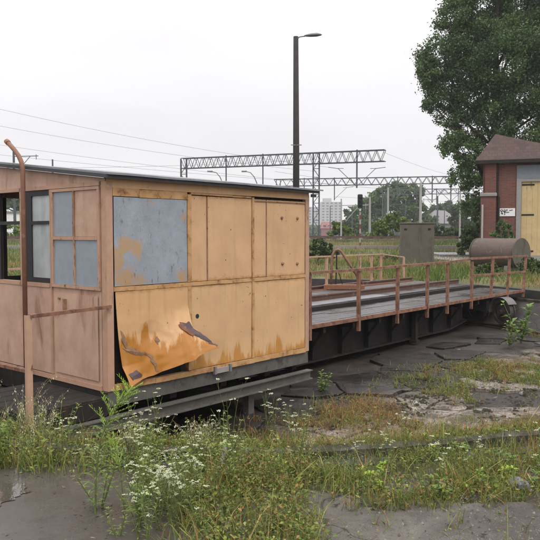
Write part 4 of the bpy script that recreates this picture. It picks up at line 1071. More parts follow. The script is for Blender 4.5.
def herb(seed, h=.22, n=26, leafL=.09, leafW=.03, key='herb', name='leafy_weed'):
    random.seed(seed); root = empty(name); st = MB(); lf = MB()
    for s in range(4):
        a = random.uniform(0, 2*pi); b = random.uniform(.1,.5)*h; hh = h*random.uniform(.7,1.05)
        P = lambda t: Vector((cos(a)*b*t, sin(a)*b*t, hh*t))
        st.tube([P(0), P(.5), P(1)], [.004,.003,.0015], 5)
        for k in range(n//3):
            t = random.uniform(.1,1); aa = k*2.4+s; leafquad(lf, P(t), (cos(aa), sin(aa), random.uniform(.0,.7)), (0,0,1), leafL*random.uniform(.6,1.1)*(1.15-.5*t), leafW*random.uniform(.7,1.1))
    st.build('stem', M['stalk'], root); lf.build('leaves', LM[key], root); random.seed(seed*3+1); return root

def place(root, x, y, s=1, rz=None, z=None):
    root.location = (x, y, float(gz(x, y))-.01 if z is None else z); root.rotation_euler = (0, 0, random.uniform(0, 6.28) if rz is None else rz); root.scale = (s, s, s)
def scatter(protos, spots, label, cat, group, s0=.75, s1=1.2):
    for i, (x, y) in enumerate(spots):
        pr_ = protos[i % len(protos)]
        o = pr_ if i < len(protos) else copy_tree(pr_)
        place(o, x, y, random.uniform(s0, s1)); tag(o, label, cat, group)
# flowering weeds: the drift between slab and asphalt and along the rim
spots = []
random.seed(3)
for k in range(12): spots.append((random.gauss(-.62, .09), random.uniform(3.55, 4.0)))
for k in range(13): spots.append((random.gauss(-.46, .2), random.uniform(3.5, 4.75)))
for k in range(9): spots.append((random.gauss(-.55, .38), random.uniform(4.7, 5.35)))
for k in range(8): spots.append((random.gauss(.25, .35), random.uniform(4.6, 5.2)))
scatter([umbel_weed(11), umbel_weed(12, .5), umbel_weed(13, .4), umbel_weed(14, .46, 9)], spots,
        'slender weed with small white flower heads in the drift right of the wet slab', 'weed', 'white flowered weeds by the wet slab', .6, 1.0)
spots = [(random.uniform(.8, 2.6), random.uniform(4.35, 5.3)) for k in range(16)]
scatter([umbel_weed(21, .22, 5, .12), umbel_weed(22, .26, 5, .12)], spots, 'short weed with sparse white flowers on the rim behind the asphalt', 'weed', 'short white flowered weeds on the rim', .6, 1.0)
# tall white umbels growing on the pit floor right of centre
spots = [(.22, 6.9), (.36, 7.0), (.15, 7.3), (.02, 6.7), (-.02, 7.2)]
scatter([umbel_weed(31, .62, 6, .12)], spots, 'tall thin weed with white heads rising from the pit floor before the bridge', 'weed', 'tall white headed weeds in the pit', .8, 1.1)
# seeding grass by the cabin
random.seed(9)
spots = [(random.uniform(-2.7, -1.35), random.uniform(4.95, 5.6)) for k in range(15)] + [(-2.35, 5.6), (-2.6, 5.9), (-1.25, 5.1)]
scatter([seed_grass(41), seed_grass(42, .85), seed_grass(43, .65)], spots, 'tall seeding grass clump below the cabin door', 'grass clump', 'seeding grass clumps below the cabin', .6, .95)
spots = [(random.uniform(-1.2, .4), random.uniform(4.75, 5.5)) for k in range(9)]
scatter([seed_grass(44, .5)], spots, 'seeding grass clump on the rim below the long side of the cabin', 'grass clump', 'seeding grass clumps on the rim', .5, .85)
random.seed(33)
spots = [(random.uniform(-2.1, -.2), random.uniform(4.9, 5.6)) for k in range(11)]
scatter([umbel_weed(81, .5, 8, .2), umbel_weed(82, .58, 7, .22), umbel_weed(83, .42, 8, .18)], spots, 'tall branching weed with cream flower heads standing against the dark under the cabin', 'weed', 'tall cream flowered weeds under the cabin', .7, 1.1)
spots = [(random.uniform(-2.9, -1.7), random.uniform(4.95, 5.7)) for k in range(9)]
scatter([herb(84, .42, 44, .07, .016, 'silver', 'silvery_weed'), herb(85, .36, 44, .06, .015, 'silver', 'silvery_weed')], spots, 'upright silvery leaved weed at the left edge below the cabin', 'weed', 'silvery weeds left of the wet slab', .7, 1.15)
random.seed(47)
spots = [(random.gauss(-.6, .22), random.uniform(3.6, 4.9)) for k in range(22)] + [(random.uniform(-1.1, .3), random.uniform(4.75, 5.3)) for k in range(16)]
scatter([herb(91, .34, 70, .055, .010, 'lime', 'slender_weed'), herb(92, .40, 80, .045, .012, 'weed', 'slender_weed'), herb(93, .28, 60, .06, .009, 'lime', 'slender_weed')], spots, 'slender yellow green leafy weed among the flowers right of the wet slab', 'weed', 'slender leafy weeds by the wet slab', .6, 1.15)
spots = [(random.uniform(-3.0, -1.6), random.uniform(4.85, 5.6)) for k in range(30)] + [(random.uniform(-1.6, -1.1), random.uniform(4.8, 5.2)) for k in range(5)]
scatter([herb(94, .44, 80, .06, .013, 'lime', 'leafy_stalk'), herb(95, .38, 80, .05, .012, 'weed', 'leafy_stalk'), herb(96, .5, 70, .07, .012, 'herb', 'leafy_stalk')], spots, 'tall leafy stalk in the thicket between cabin landing and wet slab', 'weed', 'tall leafy stalks below the cabin landing', .65, 1.15)
# broad-leaved herbs along the rim
random.seed(15)
spots = [(random.uniform(.1, 2.4), random.uniform(4.15, 5.1)) for k in range(22)]
scatter([herb(51, .14, 26, .075, .022), herb(52, .12, 30, .06, .02, 'bright')], spots, 'low leafy weed on the rim among dry grass', 'weed', 'low leafy weeds on the rim', .6, 1.15)
spots = [(random.uniform(-2.9, -1.5), random.uniform(4.8, 5.3)) for k in range(14)]
scatter([herb(55, .28, 50, .11, .03, 'herb'), herb(56, .22, 50, .09, .028, 'dull')], spots, 'bushy green weed behind the left edge of the wet slab', 'weed', 'bushy weeds behind the wet slab', .7, 1.1)
# the yellow-green feathery plant
pl_ = empty('feathery_plant'); tag(pl_, 'bright yellow green feathery plant leaning over the wet slab', 'plant')
st = MB(); lf = MB(); lf2 = MB(); random.seed(77)
stem = [Vector((0,0,0)), Vector((.0,.02,.2)), Vector((.03,.02,.40)), Vector((.10,.02,.56)), Vector((.2,.02,.66))]
def sp(t):
    t *= len(stem)-1; i = min(int(t), len(stem)-2); return stem[i].lerp(stem[i+1], t-i)
st.tube(stem, [.006,.005,.004,.003,.0015], 6)
for k in range(70):
    t = .05+.55*k/70; a = k*2.4; leafquad(lf2, sp(t), (cos(a), sin(a), .35), (0,0,1), random.uniform(.05,.10), random.uniform(.008,.014))
for k in range(26):
    t = .55+.45*k/26; a = k*2.4; p_ = sp(t); d = Vector((cos(a)+.5, sin(a)*.6, .55)).normalized(); Lp = random.uniform(.07,.16)*(1.3-t*.6)
    st.tube([p_, p_+d*Lp], .0012, 3, caps=False)
    for j in range(20):
        q = p_+d*Lp*(j/20); b = j*2.1; leafquad(lf, q, (d.x+cos(b)*.6, d.y+sin(b)*.6, d.z+.2), (0,0,1), random.uniform(.016,.03), random.uniform(.003,.006))
st.build('stem', M['stalk'], pl_); lf.build('plume', LM['bright'], pl_); lf2.build('leaves', LM['herb'], pl_)
place(pl_, -1.02, 3.95, 1.12, 0.0, .02)
pl2 = copy_tree(pl_); tag(pl2, 'smaller feathery green plant at the edge of the wet slab', 'plant'); place(pl2, -.86, 4.0, .62, 2.3, .02)
pl3 = herb(58, .34, 60, .12, .016, 'herb', 'leafy_stalk'); tag(pl3, 'dense narrow leaved green plant in the near foreground before the wet slab', 'plant'); place(pl3, -.72, 3.75, .8, 0, .02)
# leafy weeds beyond, right
for i, (x, y, s, lab) in enumerate(((5.35, 14.6, 2.6, 'tall leafy green weed growing beside the right end of the bridge'), (4.85, 13.9, 1.6, 'small green weed in front of the bridge wheels'), (5.2, 12.6, 1.7, 'green weed clump on the right edge of the pit floor'), (.75, 9.9, 1.1, 'small bushy weed at the edge of the wet pit floor'))):
    hb = herb(61+i, .32, 60, .10, .035, 'herb'); tag(hb, lab, 'weed'); place(hb, x, y, s)

# small things lying about
mb = MB(); mb.beam((-.36,4.60,.0),(-.30,4.66,.20), .03, .012); tag(mb.build('wooden_stake', M['stone']), 'pale leaning wooden stake between slab and asphalt', 'stake')
def rock(x, y, s, m, lab, nm='stone'):
    mb = MB(); P = []; F = []; nu, nv = 10, 6
    for j in range(nv+1):
        ph = pi*j/nv
        for i in range(nu):
            th = 2*pi*i/nu; d = Vector((sin(ph)*cos(th), sin(ph)*sin(th), cos(ph)*.6)); q = d*s*(1+.35*mnoise.noise(d*1.7+Vector((x,y,0)))); P.append((q.x, q.y, q.z))
    for j in range(nv):
        for i in range(nu): F.append((j*nu+i, (j+1)*nu+i, (j+1)*nu+(i+1) % nu, j*nu+(i+1) % nu))
    mb.add(P, F); o = mb.build(nm, m); o.location = (x, y, float(gz(x, y))+s*.3); return tag(o, lab, 'stone')
rock(1.62, 4.42, .075, M['bluestone'], 'blue grey stone in the weeds on the right of the rim')
rock(1.95, 4.2, .05, M['rustbrown'], 'reddish brown stone at the right edge of the asphalt')
rock(-.02, 4.33, .04, M['stone'], 'pale stone beside the centre weeds of the rim')
for k, (x, y, a, l_, lab) in enumerate(((6.1, 14.3, .3, 1.3, 'broken plank lying on the sloping apron right of the bridge'), (5.9, 13.7, -.2, .9, 'short broken plank nearer the camera on the right apron'), (6.2, 15.2, .9, .8, 'short plank at the top of the right apron by the kerb'))):
    mb = MB(); mb.cbox(-l_/2, l_/2, -.07, .07, 0, .035, .006); o = mb.build('broken_plank', M['timberbeam'] if k != 1 else M['rustbrown']); o.location = (x, y, float(gz(x, y))+.02); o.rotation_euler = (0, radians(3), a); tag(o, lab, 'plank')
# pit corner rubble on the slabs
random.seed(21)
for k in range(7):
    x = 2.2+random.random()*3.0; y = 9.4+random.random()*2.0
    rock(x, y, random.uniform(.03,.06), M['stone'], 'small pale rubble stone on the mossy pit slabs')['group'] = 'rubble stones on the pit slabs'

# ------------------------------------------------------------------ beyond the pit
def site(px, py, Y): return Vector(((px-270)/690*Y, Y, EYE+(235-py)*Y/690))
def G(px, Y):
    X = (px-270)/690*Y; return Vector((X, Y, float(gz(X, Y))))
# grey box cabinet
q = G(416.5, 30); cab = empty('equipment_box', q, radians(-8)); tag(cab, 'tall brownish grey metal box standing in the grass behind the bridge', 'box')
mb = MB(); mb.cbox(-.70,.70,-.45,.45,0,1.80,.02); mb.build('body', M['boxgrey'], cab)
mb = MB(); mb.cbox(-.73,.73,-.48,.48,1.803,1.86,.015); mb.build('lid', M['boxgrey'], cab)
for x in (-.5, .5):
    mb = MB(); mb.cbox(x-.06, x+.06, -.475, -.452, 1.55, 1.62, .005); mb.build('lug', M['girder'], cab)
# tank on saddles
q = G(500, 26); tk = empty('steel_tank', q, radians(-54)); tag(tk, 'rusty brown cylindrical tank lying on its side before the brick building', 'tank')
def cyl(mb, ax0, ax1, r, z, n=36, rr=.05):
    pr_ = [(ax0, r*.01), (ax0-.0, r*.6), (ax0+.02, r-rr), (ax0+.07, r), (ax1-.07, r), (ax1-.02, r-rr), (ax1, r*.6), (ax1, r*.01)]
    P = []; 
    for k in range(n):
        a = 2*pi*k/n; P += [(x, cos(a)*q_, z+sin(a)*q_) for x, q_ in pr_]
    m_ = len(pr_); mb.add(P, [(k*m_+j, ((k+1) % n)*m_+j, ((k+1) % n)*m_+j+1, k*m_+j+1) for k in range(n) for j in range(m_-1)])
mb = MB(); cyl(mb, -1.0, .92, .55, .75); b_ = mb.build('shell', M['tankrust'], tk, True); b_.rotation_euler = (0, 0, 0)
for x in (-.98, .905):
    mb = MB(); mb.tube([(x-.012,0,.75),(x+.02,0,.75)], .562, 36); mb.build('tank_end', M['boxgrey'], tk)
for x in (-.6, .55):
    mb = MB(); mb.box(x-.08, x+.08, -.4, .4, 0, .29); s_ = mb.build('saddle', M['frameconc'], tk); s_.rotation_euler = (0, 0, 0)

# brick building with hipped roof and pale door
Yb = 33; gb = float(gz(10, 33)); bd = empty('brick_shed', (0, 0, 0)); bx = lambda px: (px-270)/690*Yb
bz = lambda py: EYE+(235-py)*Yb/690
bd.location = (bx(482), Yb, gb); bd.rotation_euler = (0, 0, radians(-19))
tag(bd, 'red brick shed with brown tiled roof and pale yellow door below the big tree', 'building')
W = lambda px: (px-482)/690*Yb*1.0; Z = lambda py: bz(py)-gb
EW = Z(162)
mb = MB()
mb.box(W(482), W(514), 0, .3, 0, EW); mb.box(W(514), W(575), .12, .3, 0, EW); mb.box(W(575), W(582), 0, .3, 0, EW); mb.box(W(482), W(482)+.3, .301, 7, 0, EW); mb.box(W(582)-.3, W(582), .301, 7, 0, EW); mb.box(W(482)+.3, W(582)-.3, 6.7, 7, 0, EW)
mb.build('wall', M['brick'], bd)
mb = MB(); mb.box(W(480), W(494.5), -.22, -.002, 0, Z(197)); mb.box(W(484), W(494.5), -.12, -.002, Z(193.5), EW-.02); mb.build('pilaster', M['brick'], bd)
mb = MB(); mb.cbox(W(479.3), W(495.3), -.28, .02, Z(197)+.002, Z(193.5)-.002, .02); mb.build('ledge', M['frameconc'], bd)
mb = MB(); mb.box(W(513.5), W(582.5), -.04, .11, Z(180), Z(167)); mb.build('lintel', M['lintel'], bd)
mb = MB(); mb.box(W(513.5), W(518), -.05, .11, 0, Z(180)-.002); mb.box(W(518)+.001, W(577), -.03, .11, Z(183), Z(180)-.002); mb.box(W(577), W(582), -.05, .11, 0, Z(180)-.002); mb.build('door_surround', M['frameconc'], bd)
mb = MB(); x = W(518)+.01
while x < W(576): mb.cbox(x, x+.235, .04, .10, .03, Z(183)-.005, .006); x += .24
dr = mb.build('door', M['doorblond'], bd)
mb = MB(); mb.box(W(545), W(546), .02, .039, .9, 1.3); mb.build('handle', M['seam'], dr)
for z in (.5, 2.2, 3.6):
    mb = MB(); mb.box(W(518.5), W(530), .022, .039, z, z+.07); mb.build('hinge', M['girder'], dr)
mb = MB(); mb.box(W(518.5), W(576), .024, .039, .06, .34); mb.build('kick_plate', M['frameconc'], dr)
mb = MB(); mb.tube([(W(495.5),-.08,EW-.1),(W(495.5),-.08,Z(195)),(W(497),-.08,Z(198)),(W(497),-.08,.1)], .055, 8); mb.build('drainpipe', M['girder'], bd)
mb = MB(); mb.tube([(W(482),-.30,.2),(W(482),-.30,Z(205))], .045, 8); mb.build('vent_pipe', M['concmast'], bd)
mb = MB(); e = .35; z0 = EW+.02; xa, xb = -e, W(582)+e; ap = (W(490), 2.2, Z(131)); ap2 = (W(540), 4.8, Z(131))
mb.add([(xa,-e,z0),(xb,-e,z0),(xb,7+e,z0),(xa,7+e,z0), (W(492),2.3,Z(131)+.1), (W(498),4.5,Z(131)+.1)], [(0,1,4),(1,2,5,4),(2,3,5),(3,0,4,5),(3,2,1,0)])
rf = mb.build('roof', M['tiles'], bd)
mb = MB(); mb.box(xa, xb, -e, -e+.06, z0-.16, z0-.004); mb.box(xa, xa+.06, -e+.062, 7, z0-.16, z0-.004); mb.build('eaves_board', M['girder'], rf)
# sign: white board with black scrawled marks
sg = empty('wall_sign'); sg.parent = bd; sg.location = (0, 0, 0)
mb = MB(); sx0, sx1 = W(498), W(512.5); mb.box(sx0, sx1, -.035, -.004, Z(216.5), Z(208.7)); sgn = mb.build('sign', M['signwhite'], bd)
bpy.data.objects.remove(sg)
mb = MB(); sw = sx1-sx0; zc = Z(208.7); sh = Z(208.7)-Z(216.5)
for (a, b, c_, d_) in ((.05,.2,.22,.75),(.12,.12,.35,.55),(.30,.1,.34,.7),(.42,.12,.36,.55),(.22,.75,.10,.62),(.40,.55,.62,.5),(.50,.12,.46,.4),(.1,.42,.2,.38),(.62,.3,.85,.22),(.3,.85,.36,.72)):
    mb.beam((sx0+a*sw, -.037, zc-b*sh), (sx0+c_*sw, -.037, zc-d_*sh), .004, .035, up=(0,0,1))
mb.build('lettering', M['signblack'], sgn)

# lamp post
q = G(296, 26); lp = empty('lamp_post', (q.x, q.y, q.z)); tag(lp, 'tall dark wooden pole with a single street lamp at its top', 'lamp post')
H = EYE+(235-40)*26/690 - q.z
mb = MB(); mb.tube([(0,0,0),(0,0,H*.5),(-.02,0,H)], [.135,.12,.095], 14); mb.build('pole', M['pole'], lp, True)
mb = MB(); mb.tube([(.0,-.06,H-.12),(.12,-.08,H-.03),(.32,-.1,H-.01)], .022, 8); mb.build('lamp_arm', M['steelgrey'], lp, True)
mb = MB(); P = []; n = 12
for j, (t, w_, h_) in enumerate(((0,.03,.02),(.1,.07,.05),(.3,.11,.075),(.55,.12,.08),(.72,.06,.045),(.78,.01,.01))):
    for k in range(n):
        a = 2*pi*k/n; P.append((.28+t*.85, -.1+cos(a)*w_, H+.0+t*.05+sin(a)*h_*(1 if sin(a) > 0 else .6)))
mb.add(P, [(j*n+k, j*n+(k+1) % n, (j+1)*n+(k+1) % n, (j+1)*n+k) for j in range(5) for k in range(n)]); mb.build('lamp_head', M['steelgrey'], lp, True)
for z in (H-4.0, H-4.12):
    mb = MB(); mb.beam((-.2,-.1,H-4.0),(.2,-.1,H-4.0), .03, .03); 
mb.build('crosspiece', M['steelgrey'], lp)

# catenary portals
def truss(mb, A, B, h, n, w=.06, depth=.5):
    A = Vector(A); B = Vector(B); dn = Vector((0,0,-h)); off = (B-A).cross(Vector((0,0,1))).normalized()*depth
    for o in (Vector((0,0,0)), off):
        mb.beam(A+o, B+o, w*1.3, w*1.3); mb.beam(A+dn+o, B+dn+o, w*1.3, w*1.3)
        for k in range(n):
            a = A.lerp(B, k/n)+o; b = A.lerp(B, (k+.5)/n)+o+dn; c_ = A.lerp(B, (k+1)/n)+o
            mb.beam(a, b, w*.7, w*.7); mb.beam(b, c_, w*.7, w*.7)
def registration(mb, top, sgn, w=.05):
    top = Vector(top); e = top+Vector((sgn*1.7, 0, 1.6)); mb.beam(top, e, w, w); mb.beam(e, e+Vector((sgn*.9, 0, .12)), w, w)
    mb.beam(e+Vector((sgn*-.5,0,.0)), e+Vector((sgn*.0,0,.02)), w*.8, w*.8)
def portal(label, A, B, h, n, masts, hangers, w=.06):
    o = empty('catenary_portal', (A.x, A.y, float(gz(A.x, A.y)))); tag(o, label, 'catenary portal'); org = o.location.copy()
    mb = MB(); truss(mb, A-org, B-org, h, n, w); mb.build('truss', M['catsteel'], o)
    for t, kind in masts:
        p_ = A.lerp(B, t)-org; g0 = float(gz(p_.x+org.x, p_.y+org.y))-org.z; mb = MB()
        if kind == 'lattice':
            for dx in (-.28, .28):
                for dy in (0, .5): mb.beam((p_.x+dx, p_.y+dy, g0), (p_.x+dx, p_.y+dy, p_.z), .10, .10)
            z = g0+.3; s = 1
            while z < p_.z-.9:
                mb.beam((p_.x-.28*s, p_.y, z), (p_.x+.28*s, p_.y, z+.8), .06, .06); mb.beam((p_.x-.28, p_.y, z), (p_.x+.28, p_.y, z), .06, .06); z += .8; s = -s
        else:
            mb.beam((p_.x, p_.y+.25, g0), (p_.x, p_.y+.25, p_.z+.05), .30, .26); mb.beam((p_.x-.22, p_.y+.1, g0), (p_.x-.22, p_.y+.1, p_.z), .06, .06)
            mb.box(p_.x-.55, p_.x-.15, p_.y-.15, p_.y+.1, p_.z-2.0, p_.z-1.5); mb.beam((p_.x-.7,p_.y,p_.z-1.6),(p_.x-.7,p_.y,p_.z-1.2), .1, .1)
        mb.build('mast', M['concmast'] if kind != 'lattice' else M['catsteel'], o)
    for t, ln, sides in hangers:
        p_ = A.lerp(B, t)-org; mb = MB(); mb.beam(p_+Vector((0,-.1,.15)), p_+Vector((0,-.1,-ln)), .16, .12)
        for s in sides: registration(mb, p_+Vector((0,-.1,-ln+.15)), s)
        mb.build('hanger', M['catsteel'], o)
    return o
portal('nearest catenary portal with a latticed truss ending behind the lamp post and cabin', site(184, 159.5, 70), site(385, 151, 62), 1.0, 26, [(.0,'lattice'),(.684,'lattice')], [(.232,3.0,()),(.422,3.4,()),(.871,3.3,(-1,1))])
portal('second catenary portal in the middle distance reaching behind the big tree', site(274, 180, 96), site(560, 175, 96), .95, 34, [(.015,'lattice'),(.80,'concrete')], [(.105,1.6,()),(.21,3.0,(1,)),(.43,2.6,()),(.55,3.6,(-1,1)),(.615,3.6,(-1,1))], w=.08)
portal('farthest catenary portal seen between the trees', site(380, 190, 140), site(560, 188, 140), 1.0, 20, [(.02,'lattice'),(.7,'concrete')], [(.2,3,()),(.31,3,()),(.43,4,())], w=.09)
def mast(px, py, Y, label, arm=None, w=.16, m='catsteel'):
    b = G(px, Y); o = empty('catenary_mast', b); tag(o, label, 'mast'); h = site(px, py, Y).z-b.z
    mb = MB(); mb.tube([(0,0,0),(0,0,h)], [w*.62, w*.42], 8); mb.build('pole', M[m], o)
    if arm:
        mb = MB(); z = h-.6; mb.beam((0,0,z),(arm*2.4,0,z+.05), .07, .07); mb.beam((arm*.4,0,z-1.4),(arm*1.6,0,z), .05, .05); mb.beam((arm*2.2,0,z-.3),(arm*2.2,0,z+.2), .05,.05); mb.build('bracket_arm', M[m], o)
mast(15.5, 151, 68, 'leftmost dark catenary mast with a bracket arm seen above and through the cabin window', 1, .26)
mast(54, 160, 72, 'short dark catenary mast just above the cabin roof', None, .2)
mast(341, 199, 62, 'slim mast with a slanting arm beside the apartment block', 1, .13, 'concmast')
mast(369.5, 197, 66, 'pale slim mast in front of the dark trees, right of the signal', None, .2, 'concmast')
mast(387.5, 188, 68, 'taller pale slim mast left of the grey box', None, .22, 'concmast')
mast(420, 183, 66, 'pale mast rising behind the grey box', None, .24, 'concmast')
mast(459.5, 193, 56, 'pale mast at the left edge of the big tree', None, .14, 'concmast')
mast(437, 196, 110, 'far dark catenary mast between the trees', -1, .25)
mast(352, 205, 90, 'thin distant mast between the apartment block and the signal', 1, .12)
mast(405, 200, 88, 'thin distant mast just left of the grey box', -1, .12)
mast(444, 205, 100, 'thin distant mast in front of the grey barn', None, .12)
mast(330, 206, 84, 'thin dark mast in front of the pale apartment block', None, .10)
# bracket arms above the roof line
for px, lab in ((212, 'curved street lamp above the middle of the cabin roof'), (246, 'curved street lamp above the right half of the cabin roof')):
    Y = 66; b = G(px+14, Y); o = empty('yard_lamp', b); h = site(px, 172, Y).z-b.z; tag(o, lab, 'lamp')
    mb = MB(); mb.tube([(0,0,0),(0,0,h-1.8),(-.55,0,h-.5),(-.9,0,h-.1),(-1.3,0,h)], [.09,.07,.05,.045,.04], 6); mb.build('pole', M['steelgrey'], o)
    mb = MB(); mb.box(-1.75,-1.25,-.12,.12,h-.05,h+.07); mb.build('lamp_head', M['steelgrey'], o)
# signal
b = G(360, 48); o = empty('railway_signal', b); tag(o, 'black headed railway signal on a red and white striped post', 'signal'); h = site(360, 194.5, 48).z-b.z
mb = MB(); zz = 0; k = 0; mb2 = MB()
while zz < h-1.2:
    (mb if k % 2 == 0 else mb2).tube([(0,0,zz),(0,0,min(zz+.32, h-1.2))], .055, 8); zz += .32; k += 1
po = mb.build('post', M['red'], o); mb2.build('white_band', M['concmast'], po)
mb = MB(); mb.cbox(-.20,.14,-.16,-.02,h-.95,h,.05); mb.tube([(.12,0,h-1.2),(.12,0,h-.1)], .03, 6); hd = mb.build('signal_head', M['signblack'], o)
mb = MB()
for k in range(3): mb.tube([(-.03,-.17,h-.2-k*.26),(-.03,-.28,h-.2-k*.26)], [.085,.075], 10)
mb.build('lens_hood', M['signblack'], hd)
mb = MB(); mb.tube([(-.02,-.1,h-1.08),(-.02,-.13,h-1.08)], .075, 12); mb.build('marker', M['brick_white'], o)
# overhead wires
def wire(A, B, sag, label, r=.010, n=14):
    A = Vector(A); B = Vector(B); mb = MB()
    mb.tube([A.lerp(B, t/n)-Vector((0,0,sag*4*(t/n)*(1-t/n))) for t in range(n+1)], r, 4); tag(mb.build('overhead_wire', M['catsteel']), label, 'wire', 'overhead wires')
ws = [((-30,103,60),(330,168,66),.5),((-30,121,62),(317,172,66),.4),((-30,141,64),(356,187,66),.3),((-30,152,66),(356,186,62),.2),((-30,160,68),(305,190,95),.3),
      ((356,187,62),(560,196,85),.2),((335,197,70),(560,203,90),.2),((275,172,60),(560,205,110),.4),((383,153,62),(452,176,96),.2),((317,160,64),(-30,168,70),.3)]
labs = ['highest overhead wire crossing the sky upper left','second overhead wire down in the upper left sky','third overhead wire down in the left sky','fourth wire, ending at the hanger of the nearest portal','lowest long wire just above the cabin roof','wire running right from the nearest portal hanger','wire low over the dark trees','wire running from the lamp post right into the big tree','wire joining the ends of the two nearest portals','wire level with the lower chord of the nearest truss']
for (a, b, s), l_ in zip(ws, labs): wire(site(*a), site(*b), s, l_)

# tracks crossing the yard
def bed(y0, y1, z, name, m, label, thick=.25):
    mb = MB(); mb.prism([(-150, y0), (150, y0-1.5), (150, y1-1.5), (-150, y1)], z-thick, z); return tag(mb.build(name, m), label, kind='structure')
M['ballast'] = weather('brown_grey_ballast', (.17,.145,.13), (.10,.085,.075), (.24,.2,.18), .95, sc=1.5, amt=.8, stain_sc=4)
bed(57, 63, 1.30, 'track_ballast', M['ballast'], 'ballast bed of the yard tracks'); bed(68, 84, 1.33, 'track_ballast', M['ballast'], 'ballast bed of the far yard tracks')
bed(47.3, 47.8, .93, 'platform_edge', M['frameconc'], 'low grey concrete edge along the yard', .5)
for i, y in enumerate((58.5, 71, 77)):
    o = empty('railway_track', (0, y, 1.33)); tag(o, ['nearest','middle','farthest'][i]+' of the three tracks crossing the yard', 'railway track')
    for dy in (-.75, .75):
        mb = MB(); mb.beam((-150,dy,.16),(150,dy-1.5,.16), .07, .14); mb.build('rail', M['railsteel'], o)
    mb = MB()
    for k in range(-60, 60): mb.box(k*.9-.12, k*.9+.12, -1.25-k*.9*.005, 1.25-k*.9*.005, -.02, .08)
    mb.build('sleepers', M['timberbeam'], o)
bed_c = MB(); bed_c.prism([(8.2,31.5),(13,31),(14,36),(11,39),(8,38.5)], .3, .50); tag(bed_c.build('concrete_pad', M['frameconc']), 'pale concrete pad in the grass behind the box', kind='structure')
slab_l = MB(); slab_l.prism([(9,36.5),(12.5,36),(12.9,41),(9.3,41.5)], .3, .62); tag(slab_l.build('concrete_pad', M['concrete_l']), 'second pale pad in the grass', kind='structure')

# distant buildings
def block(px0, px1, pyt, Y, nf, nw, label, roofbox=None, m='block'):
    a = site(px0, pyt, Y); b = site(px1, pyt, Y); w = b.x-a.x; g0 = float(gz(a.x, Y)); H = a.z-g0
    o = empty('apartment_block', (a.x, Y, g0)); tag(o, label, 'building')
    mb = MB(); mb.box(0, w, 0, 12, 0, H); mb.build('wall', M[m], o)
    fh = H/nf; bw = w/nw
    for i in range(nf):
        for j in range(nw):
            mb = MB(); mb.box(bw*(j+.22), bw*(j+.78), -.12, .25, fh*(i+.3), fh*(i+.78)); 
            wn_ = mb.build('window', M['glassgrey'], o)
    if roofbox:
        mb = MB(); mb.box(w*roofbox[0], w*roofbox[1], 2, 8, H+.01, H+roofbox[2]); mb.build('roof_house', M[m], o)
block(321, 342, 202, 560, 12, 5, 'pale high apartment block in the distance beside the nearest portal mast', (.1,.5,3))
block(305, 318, 207, 600, 10, 4, 'pale apartment block half hidden behind the portal mast')
o = empty('low_building', G(321, 300)); tag(o, 'low dull red roofed building below the apartment block', 'building')
mb = MB(); mb.box(0, 11, 0, 9, 0, 3.4); mb.build('wall', M['blockred'], o)
mb = MB(); mb.add([(-.4,-.4,3.4),(11.4,-.4,3.4),(11.4,9.4,3.4),(-.4,9.4,3.4),(.6,4.5,6.4),(10.4,4.5,6.4)], [(0,1,5,4),(1,2,5),(2,3,4,5),(3,0,4)]); mb.build('roof', M['blockred'], o)
o = empty('grey_barn', G(428, 150)); tag(o, 'grey roofed barn in the haze left of the big tree', 'building')
mb = MB(); mb.box(0, 7, 0, 9, 0, 3); mb.build('wall', M['haygrey'], o)
mb = MB(); mb.add([(-.4,-.4,3),(7.4,-.4,3),(7.4,9.4,3),(-.4,9.4,3),(2.2,4,6.0),(4.8,4.6,6.0)], [(0,1,5,4),(1,2,5),(2,3,4,5),(3,0,4)]); mb.build('roof', M['haygrey'], o)
o = empty('white_building', G(8, 95)); tag(o, 'long white low building seen through the cabin window', 'building')
mb = MB(); mb.box(-6, 3.2, 0, 6, 0, 3.6); mb.build('wall', M['brick_white'], o)
mb = MB(); mb.box(-6.2, 3.4, -.2, 6.2, 3.602, 3.8); mb.build('roof', M['haygrey'], o)

